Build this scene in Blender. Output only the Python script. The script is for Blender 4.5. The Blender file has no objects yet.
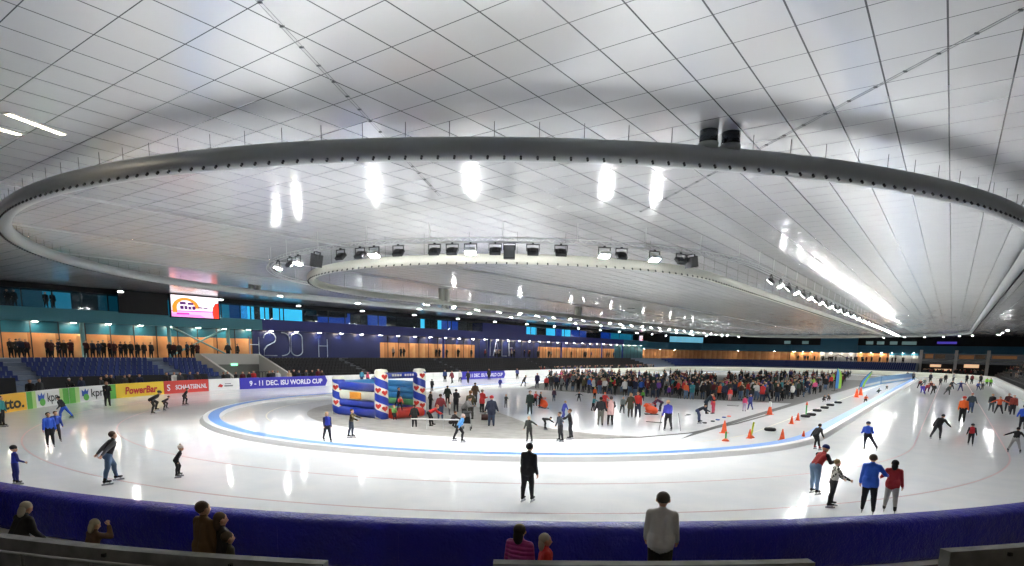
import bpy, math, random
import numpy as np
from mathutils import Matrix, Vector
R = math.radians
rnd = random.Random(7)
C = bpy.context.scene.collection
# ------------------------------------------------------------------ camera model (metres; X across the hall, Y along it, Z up)
F, YAW, PITCH, CY, ROLL, CAMH = 600.7028, 0.6248, -0.1533, 443.2720, 0.0178, 4.45
_fh = Vector((-math.sin(YAW), math.cos(YAW), 0)); _rt = Vector((math.cos(YAW), math.sin(YAW), 0)); _up = Vector((0, 0, 1))
_fw = _fh*math.cos(PITCH) + _up*math.sin(PITCH); _u2 = _up*math.cos(PITCH) - _fh*math.sin(PITCH)
CR = _rt*math.cos(ROLL) + _u2*math.sin(ROLL); CU = -_rt*math.sin(ROLL) + _u2*math.cos(ROLL); CF = _fw
EYE = Vector((0, 0, CAMH))
def ray(px, py): return CR*((px-512)/F) + CU*(-(py-CY)/F) + CF
def at(px, py, z=0.0):
    d = ray(px, py); t = (z-CAMH)/d.z
    return Vector((d.x*t, d.y*t, z))
def atx(px, py, X):
    d = ray(px, py); t = X/d.x
    return EYE + d*t
def aty(px, py, Y):
    d = ray(px, py); t = Y/d.y
    return EYE + d*t
def proj(p):
    v = Vector(p)-EYE; w = v.dot(CF)
    return (512+F*v.dot(CR)/w, CY-F*v.dot(CU)/w)
cam = bpy.data.cameras.new('camera'); co = bpy.data.objects.new('camera', cam); C.objects.link(co)
cam.sensor_fit = 'HORIZONTAL'; cam.sensor_width = 36; cam.lens = F/1024*36
cam.shift_y = (CY-283)/1024; cam.clip_end = 600; cam.clip_start = .1
M = Matrix.Identity(4)
for i in range(3): M[i][0], M[i][1], M[i][2], M[i][3] = CR[i], CU[i], -CF[i], EYE[i]
co.matrix_world = M
bpy.context.scene.camera = co
# ------------------------------------------------------------------ materials
def srgb(c):
    return tuple((x/12.92 if x <= .04045 else ((x+.055)/1.055)**2.4) for x in [v/255 for v in c])
_mc = {}
def mat(name, col, rough=.6, metal=0., emit=0., spec=.5, coat=0., srg=True):
    if name in _mc: return _mc[name]
    m = bpy.data.materials.new(name); m.use_nodes = True
    b = m.node_tree.nodes['Principled BSDF']
    c = srgb(col) if srg else col
    b.inputs['Base Color'].default_value = (*c, 1); b.inputs['Roughness'].default_value = rough
    b.inputs['Metallic'].default_value = metal; b.inputs['Specular IOR Level'].default_value = spec
    b.inputs['Coat Weight'].default_value = coat
    if emit: b.inputs['Emission Color'].default_value = (*c, 1); b.inputs['Emission Strength'].default_value = emit
    _mc[name] = m
    return m
class N:
    def __init__(s, m): s.m = m; s.t = m.node_tree; s.b = s.t.nodes['Principled BSDF']
    def n(s, ty, **k):
        x = s.t.nodes.new(ty)
        for a, v in k.items():
            if a.startswith('i_'): x.inputs[int(a[2:]) if a[2:].isdigit() else a[2:]].default_value = v
            else: setattr(x, a, v)
        return x
    def l(s, a, b): s.t.links.new(a, b)
    def math(s, op, a, b=None):
        x = s.t.nodes.new('ShaderNodeMath'); x.operation = op
        for i, v in enumerate((a, b)):
            if v is None: continue
            if isinstance(v, (int, float)): x.inputs[i].default_value = v
            else: s.l(v, x.inputs[i])
        return x.outputs[0]
    def ramp(s, f, stops, interp='LINEAR'):
        x = s.t.nodes.new('ShaderNodeValToRGB'); x.color_ramp.interpolation = interp
        e = x.color_ramp.elements
        while len(e) < len(stops): e.new(.5)
        for k, (p, c) in zip(e, stops): k.position = p; k.color = (*srgb(c), 1)
        s.l(f, x.inputs[0]); return x.outputs[0]
    def pos(s): return s.n('ShaderNodeNewGeometry').outputs['Position']
    def noise(s, scale, vec=None, detail=3, rough=.5):
        x = s.n('ShaderNodeTexNoise'); x.inputs['Scale'].default_value = scale; x.inputs['Detail'].default_value = detail
        x.inputs['Roughness'].default_value = rough
        s.l(vec if vec is not None else s.pos(), x.inputs['Vector']); return x.outputs[0]
    def bump(s, h, st=.3, dist=.05):
        x = s.n('ShaderNodeBump'); x.inputs['Strength'].default_value = st; x.inputs['Distance'].default_value = dist
        s.l(h, x.inputs['Height']); s.l(x.outputs[0], s.b.inputs['Normal'])
# ------------------------------------------------------------------ mesh helper
class MB:
    def __init__(s): s.v = []; s.f = []; s.mi = []; s.sm = []
    def add(s, vs, fs, mi=0, sm=False):
        b = len(s.v); s.v += [tuple(x) for x in vs]
        for f in fs: s.f.append(tuple(b+i for i in f)); s.mi.append(mi); s.sm.append(sm)
        return s
    def box(s, x0, x1, y0, y1, z0, z1, mi=0):
        return s.add([(x0,y0,z0),(x1,y0,z0),(x1,y1,z0),(x0,y1,z0),(x0,y0,z1),(x1,y0,z1),(x1,y1,z1),(x0,y1,z1)],
              [(3,2,1,0),(4,5,6,7),(0,1,5,4),(1,2,6,5),(2,3,7,6),(3,0,4,7)], mi)
    def obox(s, c, ax, ay, az, hx, hy, hz, mi=0):      # oriented box: centre, unit axes, half sizes
        c = Vector(c); ax = Vector(ax); ay = Vector(ay); az = Vector(az); vs = []
        for dz in (-1,1):
            for dx, dy in ((-1,-1),(1,-1),(1,1),(-1,1)): vs.append(c+ax*hx*dx+ay*hy*dy+az*hz*dz)
        return s.add(vs, [(3,2,1,0),(4,5,6,7),(0,1,5,4),(1,2,6,5),(2,3,7,6),(3,0,4,7)], mi)
    def sweep(s, path, prof, closed=False, pclosed=True, mi=0, sm=True, caps=True, up=(0,0,1)):
        # prof: (a,b): a along the sideways normal (to the right of travel), b along up
        n = len(path); path = [Vector(p) for p in path]; m = len(prof); vs = []
        for i in range(n):
            a = path[(i-1) % n] if closed or i > 0 else path[i]; b = path[(i+1) % n] if closed or i < n-1 else path[i]
            t = (b-a).normalized(); side = t.cross(Vector(up))
            side = side.normalized() if side.length > 1e-5 else Vector((1,0,0)); w = side.cross(t).normalized()
            for (pa, pb) in prof: vs.append(path[i]+side*pa+w*pb)
        fs = []; mis = []
        for i in range(n if closed else n-1):
            j = (i+1) % n
            for k in range(m if pclosed else m-1):
                l = (k+1) % m; fs.append((i*m+k, i*m+l, j*m+l, j*m+k)); mis.append(mi[k] if isinstance(mi, (list, tuple)) else mi)
        b = len(s.v); s.v += [tuple(x) for x in vs]
        for f, q in zip(fs, mis): s.f.append(tuple(b+i for i in f)); s.mi.append(q); s.sm.append(sm)
        if caps and pclosed and not closed:
            q = mis[0]
            s.f += [tuple(b+k for k in range(m)), tuple(b+(n-1)*m+k for k in reversed(range(m)))]; s.mi += [q, q]; s.sm += [False, False]
        return s
    def tube(s, path, r, n=8, closed=False, mi=0):
        return s.sweep(path, [(r*math.cos(2*math.pi*k/n), r*math.sin(2*math.pi*k/n)) for k in range(n)], closed, True, mi)
    def bar(s, a, b, r, n=6, mi=0):
        a = Vector(a); b = Vector(b); t = (b-a).normalized()
        return s.sweep([a, b], [(r*math.cos(2*math.pi*k/n), r*math.sin(2*math.pi*k/n)) for k in range(n)], mi=mi, up=(1,0,0) if abs(t.z) > .9 else (0,0,1))
    def lathe(s, c, prof, n=16, mi=0, sm=True):        # prof (r,z)
        c = Vector(c); vs = []; m = len(prof)
        for k in range(n):
            a = 2*math.pi*k/n
            for r, z in prof: vs.append(c+Vector((r*math.cos(a), r*math.sin(a), z)))
        fs = []
        for k in range(n):
            l = (k+1) % n
            for i in range(m-1): fs.append((k*m+i, l*m+i, l*m+i+1, k*m+i+1))
        s.add(vs, fs, mi, sm)
        return s
    def ell(s, c, rx, ry, rz, n=12, m=8, mi=0, rot=None):
        c = Vector(c); vs = []
        for i in range(m+1):
            th = math.pi*i/m
            for k in range(n):
                ph = 2*math.pi*k/n; p = Vector((rx*math.sin(th)*math.cos(ph), ry*math.sin(th)*math.sin(ph), rz*math.cos(th)))
                vs.append(c+(rot @ p if rot else p))
        fs = [(i*n+k, (i+1)*n+k, (i+1)*n+(k+1) % n, i*n+(k+1) % n) for i in range(m) for k in range(n)]
        return s.add(vs, fs, mi, True)
    def poly(s, pts, z=None, mi=0):
        return s.add([(p[0], p[1], z if z is not None else p[2]) for p in pts], [tuple(range(len(pts)))], mi)
    def build(s, name, mats, parent=None, loc=None):
        me = bpy.data.meshes.new(name); me.from_pydata(s.v, [], s.f)
        me.polygons.foreach_set('material_index', s.mi); me.polygons.foreach_set('use_smooth', s.sm)
        for m in (mats if isinstance(mats, (list, tuple)) else [mats]): me.materials.append(m)
        me.update(); o = bpy.data.objects.new(name, me); C.objects.link(o)
        if parent is not None: o.parent = parent
        if loc is not None: o.location = loc
        return o
def empty(name, loc=(0,0,0)):
    o = bpy.data.objects.new(name, None); C.objects.link(o); o.location = loc; o.empty_display_size = .2; return o
def tag(o, label, cat, group=None):
    o['label'] = label; o['category'] = cat
    if group: o['group'] = group
    return o
def struct(o, kind='structure'): o['kind'] = kind; return o
def copy_tree(o, parent=None):
    c = o.copy(); C.objects.link(c)
    if parent is not None: c.parent = parent; c.matrix_parent_inverse = o.matrix_parent_inverse
    for ch in list(o.children): copy_tree(ch, c)
    return c
# ------------------------------------------------------------------ the oval
CX, CYN = -26.1571, 36.5714           # near curve centre
CYF = CYN+112.0              # far curve centre
RK = 21.0602                     # kerb outer radius
def oval(r, z=0.0, n=48, ns=24, part=None):
    """closed stadium path, counter-clockwise seen from above, starting at the right straight's near end"""
    P = []
    for k in range(ns): P.append((CX+r, CYN+(CYF-CYN)*k/ns, z))
    for k in range(n): a = math.pi*k/n; P.append((CX+r*math.cos(a), CYF+r*math.sin(a), z))
    for k in range(ns): P.append((CX-r, CYF-(CYF-CYN)*k/ns, z))
    for k in range(n): a = math.pi+math.pi*k/n; P.append((CX+r*math.cos(a), CYN+r*math.sin(a), z))
    return P
LEN_S = CYF-CYN
def oval_s(r, s, z=0.0):
    """point and outward normal on the stadium of radius r; s in metres at radius r: 0 = right straight's near end, growing away from camera; negative runs round the near curve"""
    T = 2*LEN_S+2*math.pi*r; s = s % T
    if s < LEN_S: return Vector((CX+r, CYN+s, z)), Vector((1,0,0))
    s -= LEN_S
    if s < math.pi*r: a = s/r; return Vector((CX+r*math.cos(a), CYF+r*math.sin(a), z)), Vector((math.cos(a), math.sin(a), 0))
    s -= math.pi*r
    if s < LEN_S: return Vector((CX-r, CYF-s, z)), Vector((-1,0,0))
    s -= LEN_S; a = math.pi+s/r
    return Vector((CX+r*math.cos(a), CYN+r*math.sin(a), z)), Vector((math.cos(a), math.sin(a), 0))
def find_s(r, px, z=0.0, s0=None, s1=None, y=None):
    """arc length on the stadium r whose projection has image column px, searched between s0 and s1"""
    best = None
    for i in range(800):
        s = s0+(s1-s0)*i/799; p, _ = oval_s(r, s, z); v = p-EYE
        if v.dot(CF) < 1: continue
        x, yy = proj(p); e = abs(x-px)+(abs(yy-y)*.5 if y else 0)
        if best is None or e < best[0]: best = (e, s)
    return best[1]
# ================================================================== materials of the hall
ice = mat('ice', (250,251,251), .1, spec=.07); n = N(ice)
ns = n.noise(.9, detail=4); n2 = n.noise(14, detail=2)
c1 = n.ramp(ns, [(.3,(242,245,247)),(.7,(251,252,252))]); n.l(c1, n.b.inputs['Base Color'])
n.l(n.math('ADD', n.math('MULTIPLY', n2, .06), .06), n.b.inputs['Roughness'])
infield_ice = mat('infield_ice', (236,237,238), .12)
ceil = mat('ceiling_sheet', (250,251,252), .2, metal=.4); n = N(ceil)
sp = n.n('ShaderNodeSeparateXYZ'); n.l(n.pos(), sp.inputs[0])
def grid(v, off, step, w):
    a = n.math('FRACT', n.math('DIVIDE', n.math('SUBTRACT', v, off), step))
    d = n.math('MINIMUM', a, n.math('SUBTRACT', 1.0, a))
    return n.math('LESS_THAN', n.math('MULTIPLY', d, step), w)
gx = grid(sp.outputs[0], -.66, 1.09, .016); gy = grid(sp.outputs[1], 4.17, 1.158, .011)
g = n.math('MAXIMUM', gx, gy)
mx = n.n('ShaderNodeMix', data_type='RGBA'); n.l(g, mx.inputs[0])
mx.inputs[6].default_value = (*srgb((248,249,251)),1); mx.inputs[7].default_value = (*srgb((104,106,108)),1)
n.l(mx.outputs[2], n.b.inputs['Base Color'])
n.l(n.math('ADD', n.math('MULTIPLY', n.noise(.5, detail=2), .06), .14), n.b.inputs['Roughness'])
concrete = mat('concrete', (128,130,131), .85); n = N(concrete)
n.l(n.ramp(n.noise(3, detail=6), [(.3,(112,114,116)),(.7,(142,144,145))]), n.b.inputs['Base Color'])
floor_dark = mat('concourse_floor', (66,62,58), .8)
rubber = mat('rubber_mat', (150,148,143), .8); n = N(rubber)
n.l(n.ramp(n.noise(1.5, detail=5), [(.3,(140,138,134)),(.7,(160,158,152))]), n.b.inputs['Base Color'])
rubber_dark = mat('dark_rubber_mat', (92,92,90), .8)
white_p = mat('white_paint', (232,232,230), .5); offwhite = mat('cream_board', (228,228,214), .5)
blue_kerb = mat('blue_kerb_paint', (92,150,222), .45)
red_line = mat('red_line', (196,158,160), .3); yel_line = mat('yellow_line', (205,200,178), .4)
pad_blue = mat('blue_padding_vinyl', (38,40,172), .45, spec=.12, coat=.5); n = N(pad_blue)
hh = n.math('ADD', n.noise(5, detail=3), n.math('MULTIPLY', n.noise(22, detail=2), .5)); n.bump(hh, .7, .08); n.b.inputs['Coat Roughness'].default_value = .06
xb = n.n('ShaderNodeBump'); xb.inputs['Strength'].default_value = 1; xb.inputs['Distance'].default_value = .25; n.l(n.noise(9, detail=4), xb.inputs['Height']); n.l(xb.outputs[0], n.b.inputs['Coat Normal'])
pad_white = mat('white_padding', (225,226,224), .4)
steel = mat('galvanised_steel', (190,192,192), .38, metal=.5); duct_m = mat('duct_sheet', (168,172,172), .45, metal=.35)
duct_l = mat('pale_duct_sheet', (178,178,168), .55)
steel_d = mat('dull_steel', (110,112,114), .5, metal=.3); dark_metal = mat('dark_metal', (52,54,56), .5, metal=.4); black = mat('black_plastic', (18,18,20), .6)
foil = mat('shiny_foil_hose', (82,88,96), .14, metal=.95); n = N(foil); n.bump(n.noise(9, detail=3), .7, .06)
lens_on = mat('lit_lens', (253,253,250), .4, emit=900); lens_row = mat('lit_row_lens', (253,253,250), .4, emit=520); lens_off = mat('lit_inner_lens', (253,253,250), .4, emit=90)
lamp_on = mat('lit_lamp', (253,253,250), .4, emit=400)
tube_on = mat('lit_warm_tube', (255,234,200), .4, emit=28)
soffit_on = mat('lit_downlight', (255,240,215), .4, emit=130)
orange_w = mat('orange_timber', (226,158,98), .6); n = N(orange_w)
sp = n.n('ShaderNodeSeparateXYZ'); n.l(n.pos(), sp.inputs[0])
a = n.math('FRACT', n.math('MULTIPLY', n.math('ADD', sp.outputs[0], sp.outputs[1]), .43))
b_ = n.noise(.7, detail=2)
n.l(n.ramp(n.math('ADD', n.math('MULTIPLY', a, .4), n.math('MULTIPLY', b_, .6)), [(.2,(196,128,76)),(.5,(226,156,98)),(.8,(240,190,132))]), n.b.inputs['Base Color'])
navy_w = mat('navy_panel', (22,34,92), .35); teal_w = mat('teal_panel', (28,92,110), .35)
fascia_t = mat('teal_fascia', (72,146,160), .5); fascia_n = mat('blue_fascia', (28,40,124), .45); fascia_f = mat('steel_blue_fascia', (40,110,140), .5)
teal_col = mat('teal_column', (120,170,176), .5); mull = mat('dark_mullion', (30,36,40), .5)
seat_blue = mat('blue_seat', (26,48,112), .6); seat_black = mat('black_seat', (22,22,26), .55); step_m = mat('stand_step', (120,132,150), .8)
dark_w = mat('dark_wall', (26,28,32), .7); grey_w = mat('grey_wall', (176,178,180), .7)
def glow(name, col, e): return mat(name, col, .5, emit=e)
room_teal = [glow('lit_room_teal_%s' % k, c, e*2.2) for k, c, e in (('dim',(14,70,86),.25),('mid',(24,120,146),.35),('deep',(20,70,120),.3),('dark',(12,34,42),.15))]
room_cyan = glow('lit_room_cyan', (60,200,240), 1.1); room_blue = glow('lit_room_blue', (22,70,170), .6); room_dark = mat('unlit_room', (24,30,36), .6)
glass = bpy.data.materials.new('window_glass'); glass.use_nodes = True
t = glass.node_tree; t.nodes.remove(t.nodes['Principled BSDF']); o_ = t.nodes['Material Output']
tr = t.nodes.new('ShaderNodeBsdfTransparent'); tr.inputs[0].default_value = (.8,.86,.9,1); gl = t.nodes.new('ShaderNodeBsdfGlossy'); gl.inputs[1].default_value = .05
mxs = t.nodes.new('ShaderNodeMixShader'); mxs.inputs[0].default_value = .05
t.links.new(tr.outputs[0], mxs.inputs[1]); t.links.new(gl.outputs[0], mxs.inputs[2]); t.links.new(mxs.outputs[0], o_.inputs[0])
HC = 10.2
# ================================================================== floor and ice
m = MB(); m.box(-80, 26, -14, 210, -.3, -.012); struct(m.build('floor_concourse', floor_dark))
m = MB(); m.poly(oval(RK+12.6, 0)); struct(m.build('floor', ice))
def strip(name, r, w, z, mm, ):
    m = MB(); m.sweep(oval(r, z, 96, 24), [(-w/2,0),(w/2,0),(w/2,.003),(-w/2,.003)], True, mi=0, sm=False); return struct(m.build(name, mm))
strip('trim_1', RK+3.9826, .07, .001, red_line); strip('trim_2', RK+7.7423, .07, .001, red_line); strip('trim_3', 17.3, .09, .001, yel_line)
m = MB()
edge = [(-13.1,29.8),(-15.5,29.2),(-18.4,29.4),(-21.2,30.8),(-24.6,33.4),(-28,35.8),(-34.3,38.6),(-40,41)]
arc = [(CX+14.8*math.cos(a), CYN+14.8*math.sin(a)) for a in [R(160+ k*(331-160)/40) for k in range(41)]]
m.poly(edge+arc, .006); struct(m.build('floor_rubber_mat', rubber))
m = MB(); m.poly([(-11.1,30.5),(-10.95,110),(-12.2,110),(-11.5,34)], .005); m.poly([(-11.4,61),(-11.4,132),(-48,132),(-46,70),(-40,58),(-26,58.5),(-18,59)], .004); struct(m.build('floor_crowd_mat', rubber_dark))
m = MB(); m.sweep([at(x,y,.002) for x, y in ((600,438.5),(640,437.3),(690,433),(735,424),(770,414.5))], [(-.13,0),(.13,0),(.13,.004),(-.13,.004)], mi=0, sm=False); struct(m.build('trim_4', rubber_dark))
# ================================================================== kerb and padding
m = MB(); m.sweep(oval(RK, 0, 96, 30), [(0,0),(-.2,.19),(-.48,.21),(-1.08,.21),(-1.18,0)], True, mi=[0,0,1,0,0], sm=False)
k_ = m.build('track_kerb', [white_p, blue_kerb]); k_['kind'] = 'structure'
RP = 33.4354-.55
def pad(name, s0, s1, mm, lab, h=1.0, t=.6, seam=True, cover=True):
    n_ = max(8, int(abs(s1-s0)/.8)); path = [oval_s(RP, s0+(s1-s0)*i/n_)[0] for i in range(n_+1)]
    prof = [(0,.02),(0,h-.14)]+[(.14-.14*math.cos(R(a)), h-.14+.14*math.sin(R(a))) for a in (30,60,90)]+[(t/2,h+.012)]+[(t-.14+.14*math.sin(R(a)), h-.14+.14*math.cos(R(a))) for a in (0,30,60)]+[(t,h-.14),(t,.12),(t-.06,.02)]
    e = empty(name, path[n_//2]); tag(e, lab, 'crash padding')
    inv = Matrix.Translation(-Vector(e.location))
    m = MB(); m.sweep([inv @ p for p in path], prof, mi=0, sm=False); m.sm = [True]*(len(m.f)-2)+[False]*2; m.build('pad_cover', mm, e)
    s = s0+1.2
    while s < s1-.6:
        m2 = MB(); p, nn = oval_s(RP, s); tt = Vector((-nn.y, nn.x, 0)); q = inv @ p
        m2.obox(q+nn*(t+.002)+Vector((0,0,h/2-.05)), tt, nn, (0,0,1), .012, .006, h/2-.12)
        m2.obox(q+nn*(t/2)+Vector((0,0,h+.0005)), tt, nn, (0,0,1), .012, t/2-.15, .003); m2.build('seam', mm, e); s += 2.5 if s1 < 30 else 4.0
    return e
pad('safety_padding', -math.radians(104)*RP, 22, pad_blue, 'glossy blue vinyl safety padding curving along the near edge of the ice')
pad('safety_padding', 22.05, LEN_S-2, pad_white, 'long white safety padding on the straight by the dark stand')
pad('safety_padding', LEN_S-1.9, LEN_S+math.pi*RP+30, offwhite, 'cream coloured padding around the far bend of the track')
# ================================================================== ceiling and outer walls
m = MB(); m.box(-76.6, 22, -14, 208, HC, HC+.3); struct(m.build('ceiling', ceil))
m = MB(); m.box(-77, 22, -14.4, -14, 0, HC); struct(m.build('wall_near', grey_w))
m = MB(); m.box(20.5, 20.9, -14, 206, 0, HC); struct(m.build('wall_right', dark_w))
# near stand parapets
RW = 35.8
def parapet(name, px0, px1, ztop, y0=None):
    s0 = find_s(RW, px0, ztop, -1.8*RW, 12); s1 = find_s(RW, px1, ztop, -1.8*RW, 12)
    if px0 <= 0: s0 -= 6
    if px1 >= 1024: s1 += 8
    path = [oval_s(RW, s0+(s1-s0)*i/16)[0] for i in range(17)]
    m = MB(); m.sweep(path, [(0,0),(0,ztop),(.2,ztop),(.2,0)], mi=0, sm=False); o = struct(m.build(name, concrete))
    m = MB()
    for i in range(2, 16, 3):
        p, nn = oval_s(RW, s0+(s1-s0)*i/16); tt = Vector((-nn.y, nn.x, 0))
        m.obox(p+nn*.22+Vector((0,0,ztop-.1)), tt, nn, (0,0,1), .03, .03, .03)
    struct(m.build('wall_bracket', dark_metal, o)); return o
parapet('wall_parapet_left', 0, 327, 1.05); parapet('wall_parapet_middle', 493, 806, 1.16); parapet('wall_parapet_right', 941, 1024, 1.24)
rr_ = 36.25; lo, hi = .2, 1.4
for _ in range(30):
    mid = (lo+hi)/2; a = at(0, 551, mid)
    if math.hypot(a.x-CX, a.y-CYN) < rr_: lo = mid
    else: hi = mid
zr = lo; s0 = find_s(rr_, 0, zr, -1.8*rr_, 0)
e = empty('handrail', oval_s(rr_, s0, 0)[0]); tag(e, 'thin grey handrail in front of the lowest concrete parapet', 'handrail')
path = [oval_s(rr_, s0-3+i*.7, zr)[0]-e.location for i in range(16)]
m = MB(); m.tube(path, .022, 8); m.build('rail', steel, e)
for i in range(1, 16, 2):
    m = MB(); m.bar((path[i].x, path[i].y, 0), path[i], .025, 8); m.build('post', steel, e)
# ================================================================== left building
XW = -74.1424
def pane(name, poly_y, X, z0, z1, m_, parent=None, th=.06):
    m = MB(); m.box(X-th, X, poly_y[0], poly_y[1], z0, z1); o = m.build(name, m_, parent); struct(o); return o
wl = MB()
segs = [(-14,44.5,1),(44.5,66.3,2),(66.3,90,1),(90,112,2),(112,149.3,1),(149.3,168,3)]
for y0, y1, k in segs:
    wl.box(XW-.3, XW, y0, y1, 2.9, 5.35, k); wl.box(XW-.3, XW, y0, y1, 5.35, 6.5, 3 if k == 3 or y0 < 40 else 2)
wl.box(XW-.3, XW, -14, 168, 0, 2.9, 0); wl.box(XW-3, XW-2.6, -14, 168, 7.8, HC, 0)
wall_left = struct(wl.build('wall_left', [dark_w, orange_w, navy_w, teal_w]))
m = MB()
y = -12.0
while y < 168:
    if not (45 < y < 66): m.box(XW, XW+.05, y, y+.09, 2.9, 6.5)
    y += 2.35
struct(m.build('wall_mullion', mull, wall_left))
m = MB(); m.box(XW-3, XW+1.4, -14, 45.1, 6.5, 7.8, 0); m.box(XW-3, XW+1.4, 45.1, 152, 6.5, 7.9, 1); m.box(XW-3, XW+1.4, 152, 168, 6.5, 7.9, 2)
m.box(XW-3, XW+.5, -14, 168, HC-.55, HC-.02, 3); m.box(XW-3, XW-.05, 92.5, 107, 7.9, HC-.5, 1); m.box(XW-3, XW-.05, 54.5, 60, 8.9, HC-.5, 3)  # dark strip along the top stands in for shade at the ceiling edge
struct(m.build('wall_fascia', [fascia_t, fascia_n, fascia_f, dark_w], wall_left))
wn = 0
def upper(y0, y1, m_):
    global wn; wn += 1
    m = MB(); m.box(XW-2.58, XW-2.5, y0, y1, 7.85, HC-.5); o = struct(m.build('window_%d' % wn, m_))
    m = MB(); m.box(XW-.03, XW, y0+.04, y1-.04, 7.85, HC-.55); struct(m.build('pane', glass, o))
    m = MB(); m.box(XW-.06, XW+.06, y0-.05, y0+.05, 7.85, HC-.5); struct(m.build('window_frame', mull, o))
y = -12.0; k = 0
pat = [0,1,3,0,3,1,0,3,1,2,0,3,3]
while y < 44:
    upper(y, y+2.45, room_teal[pat[k % 13]]); y += 2.5; k += 1
for y0, y1, m_ in ((44.4,46.4,room_cyan),(46.4,47.3,room_dark),(47.3,48.6,room_cyan),(48.6,49.2,room_dark),(49.2,52.2,room_cyan),(52.2,54,room_cyan),(54,56.5,room_dark),(56.5,59.5,room_blue),(59.5,62.5,room_blue),(62.5,66,room_dark),(66,70,room_blue),(70,74,room_dark),(74,78,room_dark),(78,79,room_cyan),(79,82.4,room_dark),(82.4,83.4,room_cyan),(83.4,88,room_blue),(88,92.4,room_dark),(107,109,room_dark),(109,111,room_blue),(111,115,room_cyan),(115,119,room_dark),(119,123,room_cyan),(123,126,room_blue),(126,130,room_cyan),(130,138,room_blue),(138,146,room_dark),(146,152,room_blue),(152,160,room_teal[1]),(160,166,room_teal[1])):
    upper(y0, y1, m_)
# columns and braces
cn = 0
for y in (-6, 8, 16.4, 25.0, 33.6, 40.6):
    m = MB(); m.tube([(XW+1.1, y, 2.9), (XW+1.1, y, 6.5)], .2, 12)
    m.v = []; m.f = []; m.mi = []; m.sm = []; m.bar((XW+1.1, y, 2.9), (XW+1.1, y, 6.5), .2, 12)
    struct(m.build('column_%d' % (cn+1), teal_col)); cn += 1
for y in (80, 93, 120, 140, 152):
    m = MB(); m.bar((XW+1.1, y, 2.9), (XW+1.1, y, 6.5), .2, 10); struct(m.build('column_%d' % (cn+1), fascia_n)); cn += 1
m = MB(); m.bar((XW+1.1, 34, 6.4), (XW+1.1, 40.4, 3.3), .1, 8); m.bar((XW+1.1, 40.2, 6.4), (XW+1.1, 34, 3.3), .1, 8); struct(m.build('beam_brace', teal_col))
# soffit downlights
def soffit(p, lab, grp):
    e = empty('downlight', p); tag(e, lab, 'downlight', grp)
    m = MB(); m.box(-.2,.2,-.25,.25,-.05,0); m.build('housing', white_p, e)
    m = MB(); m.box(-.15,.15,-.2,.2,-.07,-.05); m.build('diffuser', soffit_on, e); return e
y = 2.0; i = 0
sof = None
while y < 165:
    sec = 'teal' if y < 45 else 'blue'
    lab = 'small square downlight under the %s fascia of the long building' % sec; grp = 'downlights under the %s fascia' % sec
    if sof is None: sof = soffit((XW+.7, y, 6.5), lab, grp)
    else:
        c = copy_tree(sof); c.location = (XW+.7, y, 6.5); c['label'] = lab; c['group'] = grp
    y += 3.2 if y < 45 else 3.8
# digits and letters on the navy wall
tube_w = mat('pale_tube', (176,190,214), .5)
def stroke(name, strokes, y0, z0, w, h, r, lab):
    e = empty(name, (XW+.12, y0, z0)); tag(e, lab, 'sign')
    for st in strokes:
        m = MB(); m.tube([(0, x*w, z*h) for x, z in st], r, 6); m.build('tube', tube_w, e)
    return e
def arc2(cx, cz, rx, rz, a0, a1, n=10): return [(cx+rx*math.cos(R(a0+(a1-a0)*i/n)), cz+rz*math.sin(R(a0+(a1-a0)*i/n))) for i in range(n+1)]
two = [arc2(.5,.74,.45,.24,180,-40)+[(.3,.42),(.08,.26),(.05,0),(1,0)]]
zero = [arc2(.5,.78,.45,.22,0,180,12)+arc2(.5,.22,.45,.22,180,360,12)+[(.95,.78)]]
half = [arc2(.1,.78,.75,.22,90,0,8)+arc2(.1,.22,.75,.22,0,-90,8)]
stroke('number_sign', two, 45.9, 3.2, 2.0, 3.1, .07, 'outlined figure 2 at the start of the 200 mark on the navy wall')
stroke('number_sign', half, 48.5, 3.2, 1.6, 3.1, .07, 'half hidden middle zero of the 200 mark on the navy wall')
stroke('number_sign', zero, 50.0, 3.2, 2.0, 3.1, .07, 'full rounded last zero of the 200 mark on the navy wall')
gate = [[(0,0),(0,1)],[(1,0),(1,1)],[(0,.62),(1,.62)]]
stroke('frame_sign', gate, 44.0, 3.0, 1.3, 2.6, .05, 'pale tube H shape before the figure 2 on the navy wall')
stroke('frame_sign', gate, 54.6, 3.0, 1.5, 2.6, .05, 'pale tube H shape past the last zero on the navy wall')
stroke('letter_sign', [[(.5,0),(.5,1)]], 94.2, 3.3, 1, 3.0, .08, 'pale tube letter I on the navy wall, first of four letters')
stroke('letter_sign', [[(0,0),(.5,1),(1,0)],[(.22,.4),(.78,.4)]], 95.7, 3.3, 2.0, 3.0, .08, 'pale tube letter A on the navy wall between I and L')
stroke('letter_sign', [[(0,1),(0,0),(1,0)]], 98.6, 3.3, 1.6, 3.0, .08, 'pale tube letter L on the navy wall between A and F')
stroke('letter_sign', [[(0,0),(0,1),(1,1)],[(0,.55),(.8,.55)]], 101.0, 3.3, 1.5, 3.0, .08, 'pale tube letter F on the navy wall, last of four letters')
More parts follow.
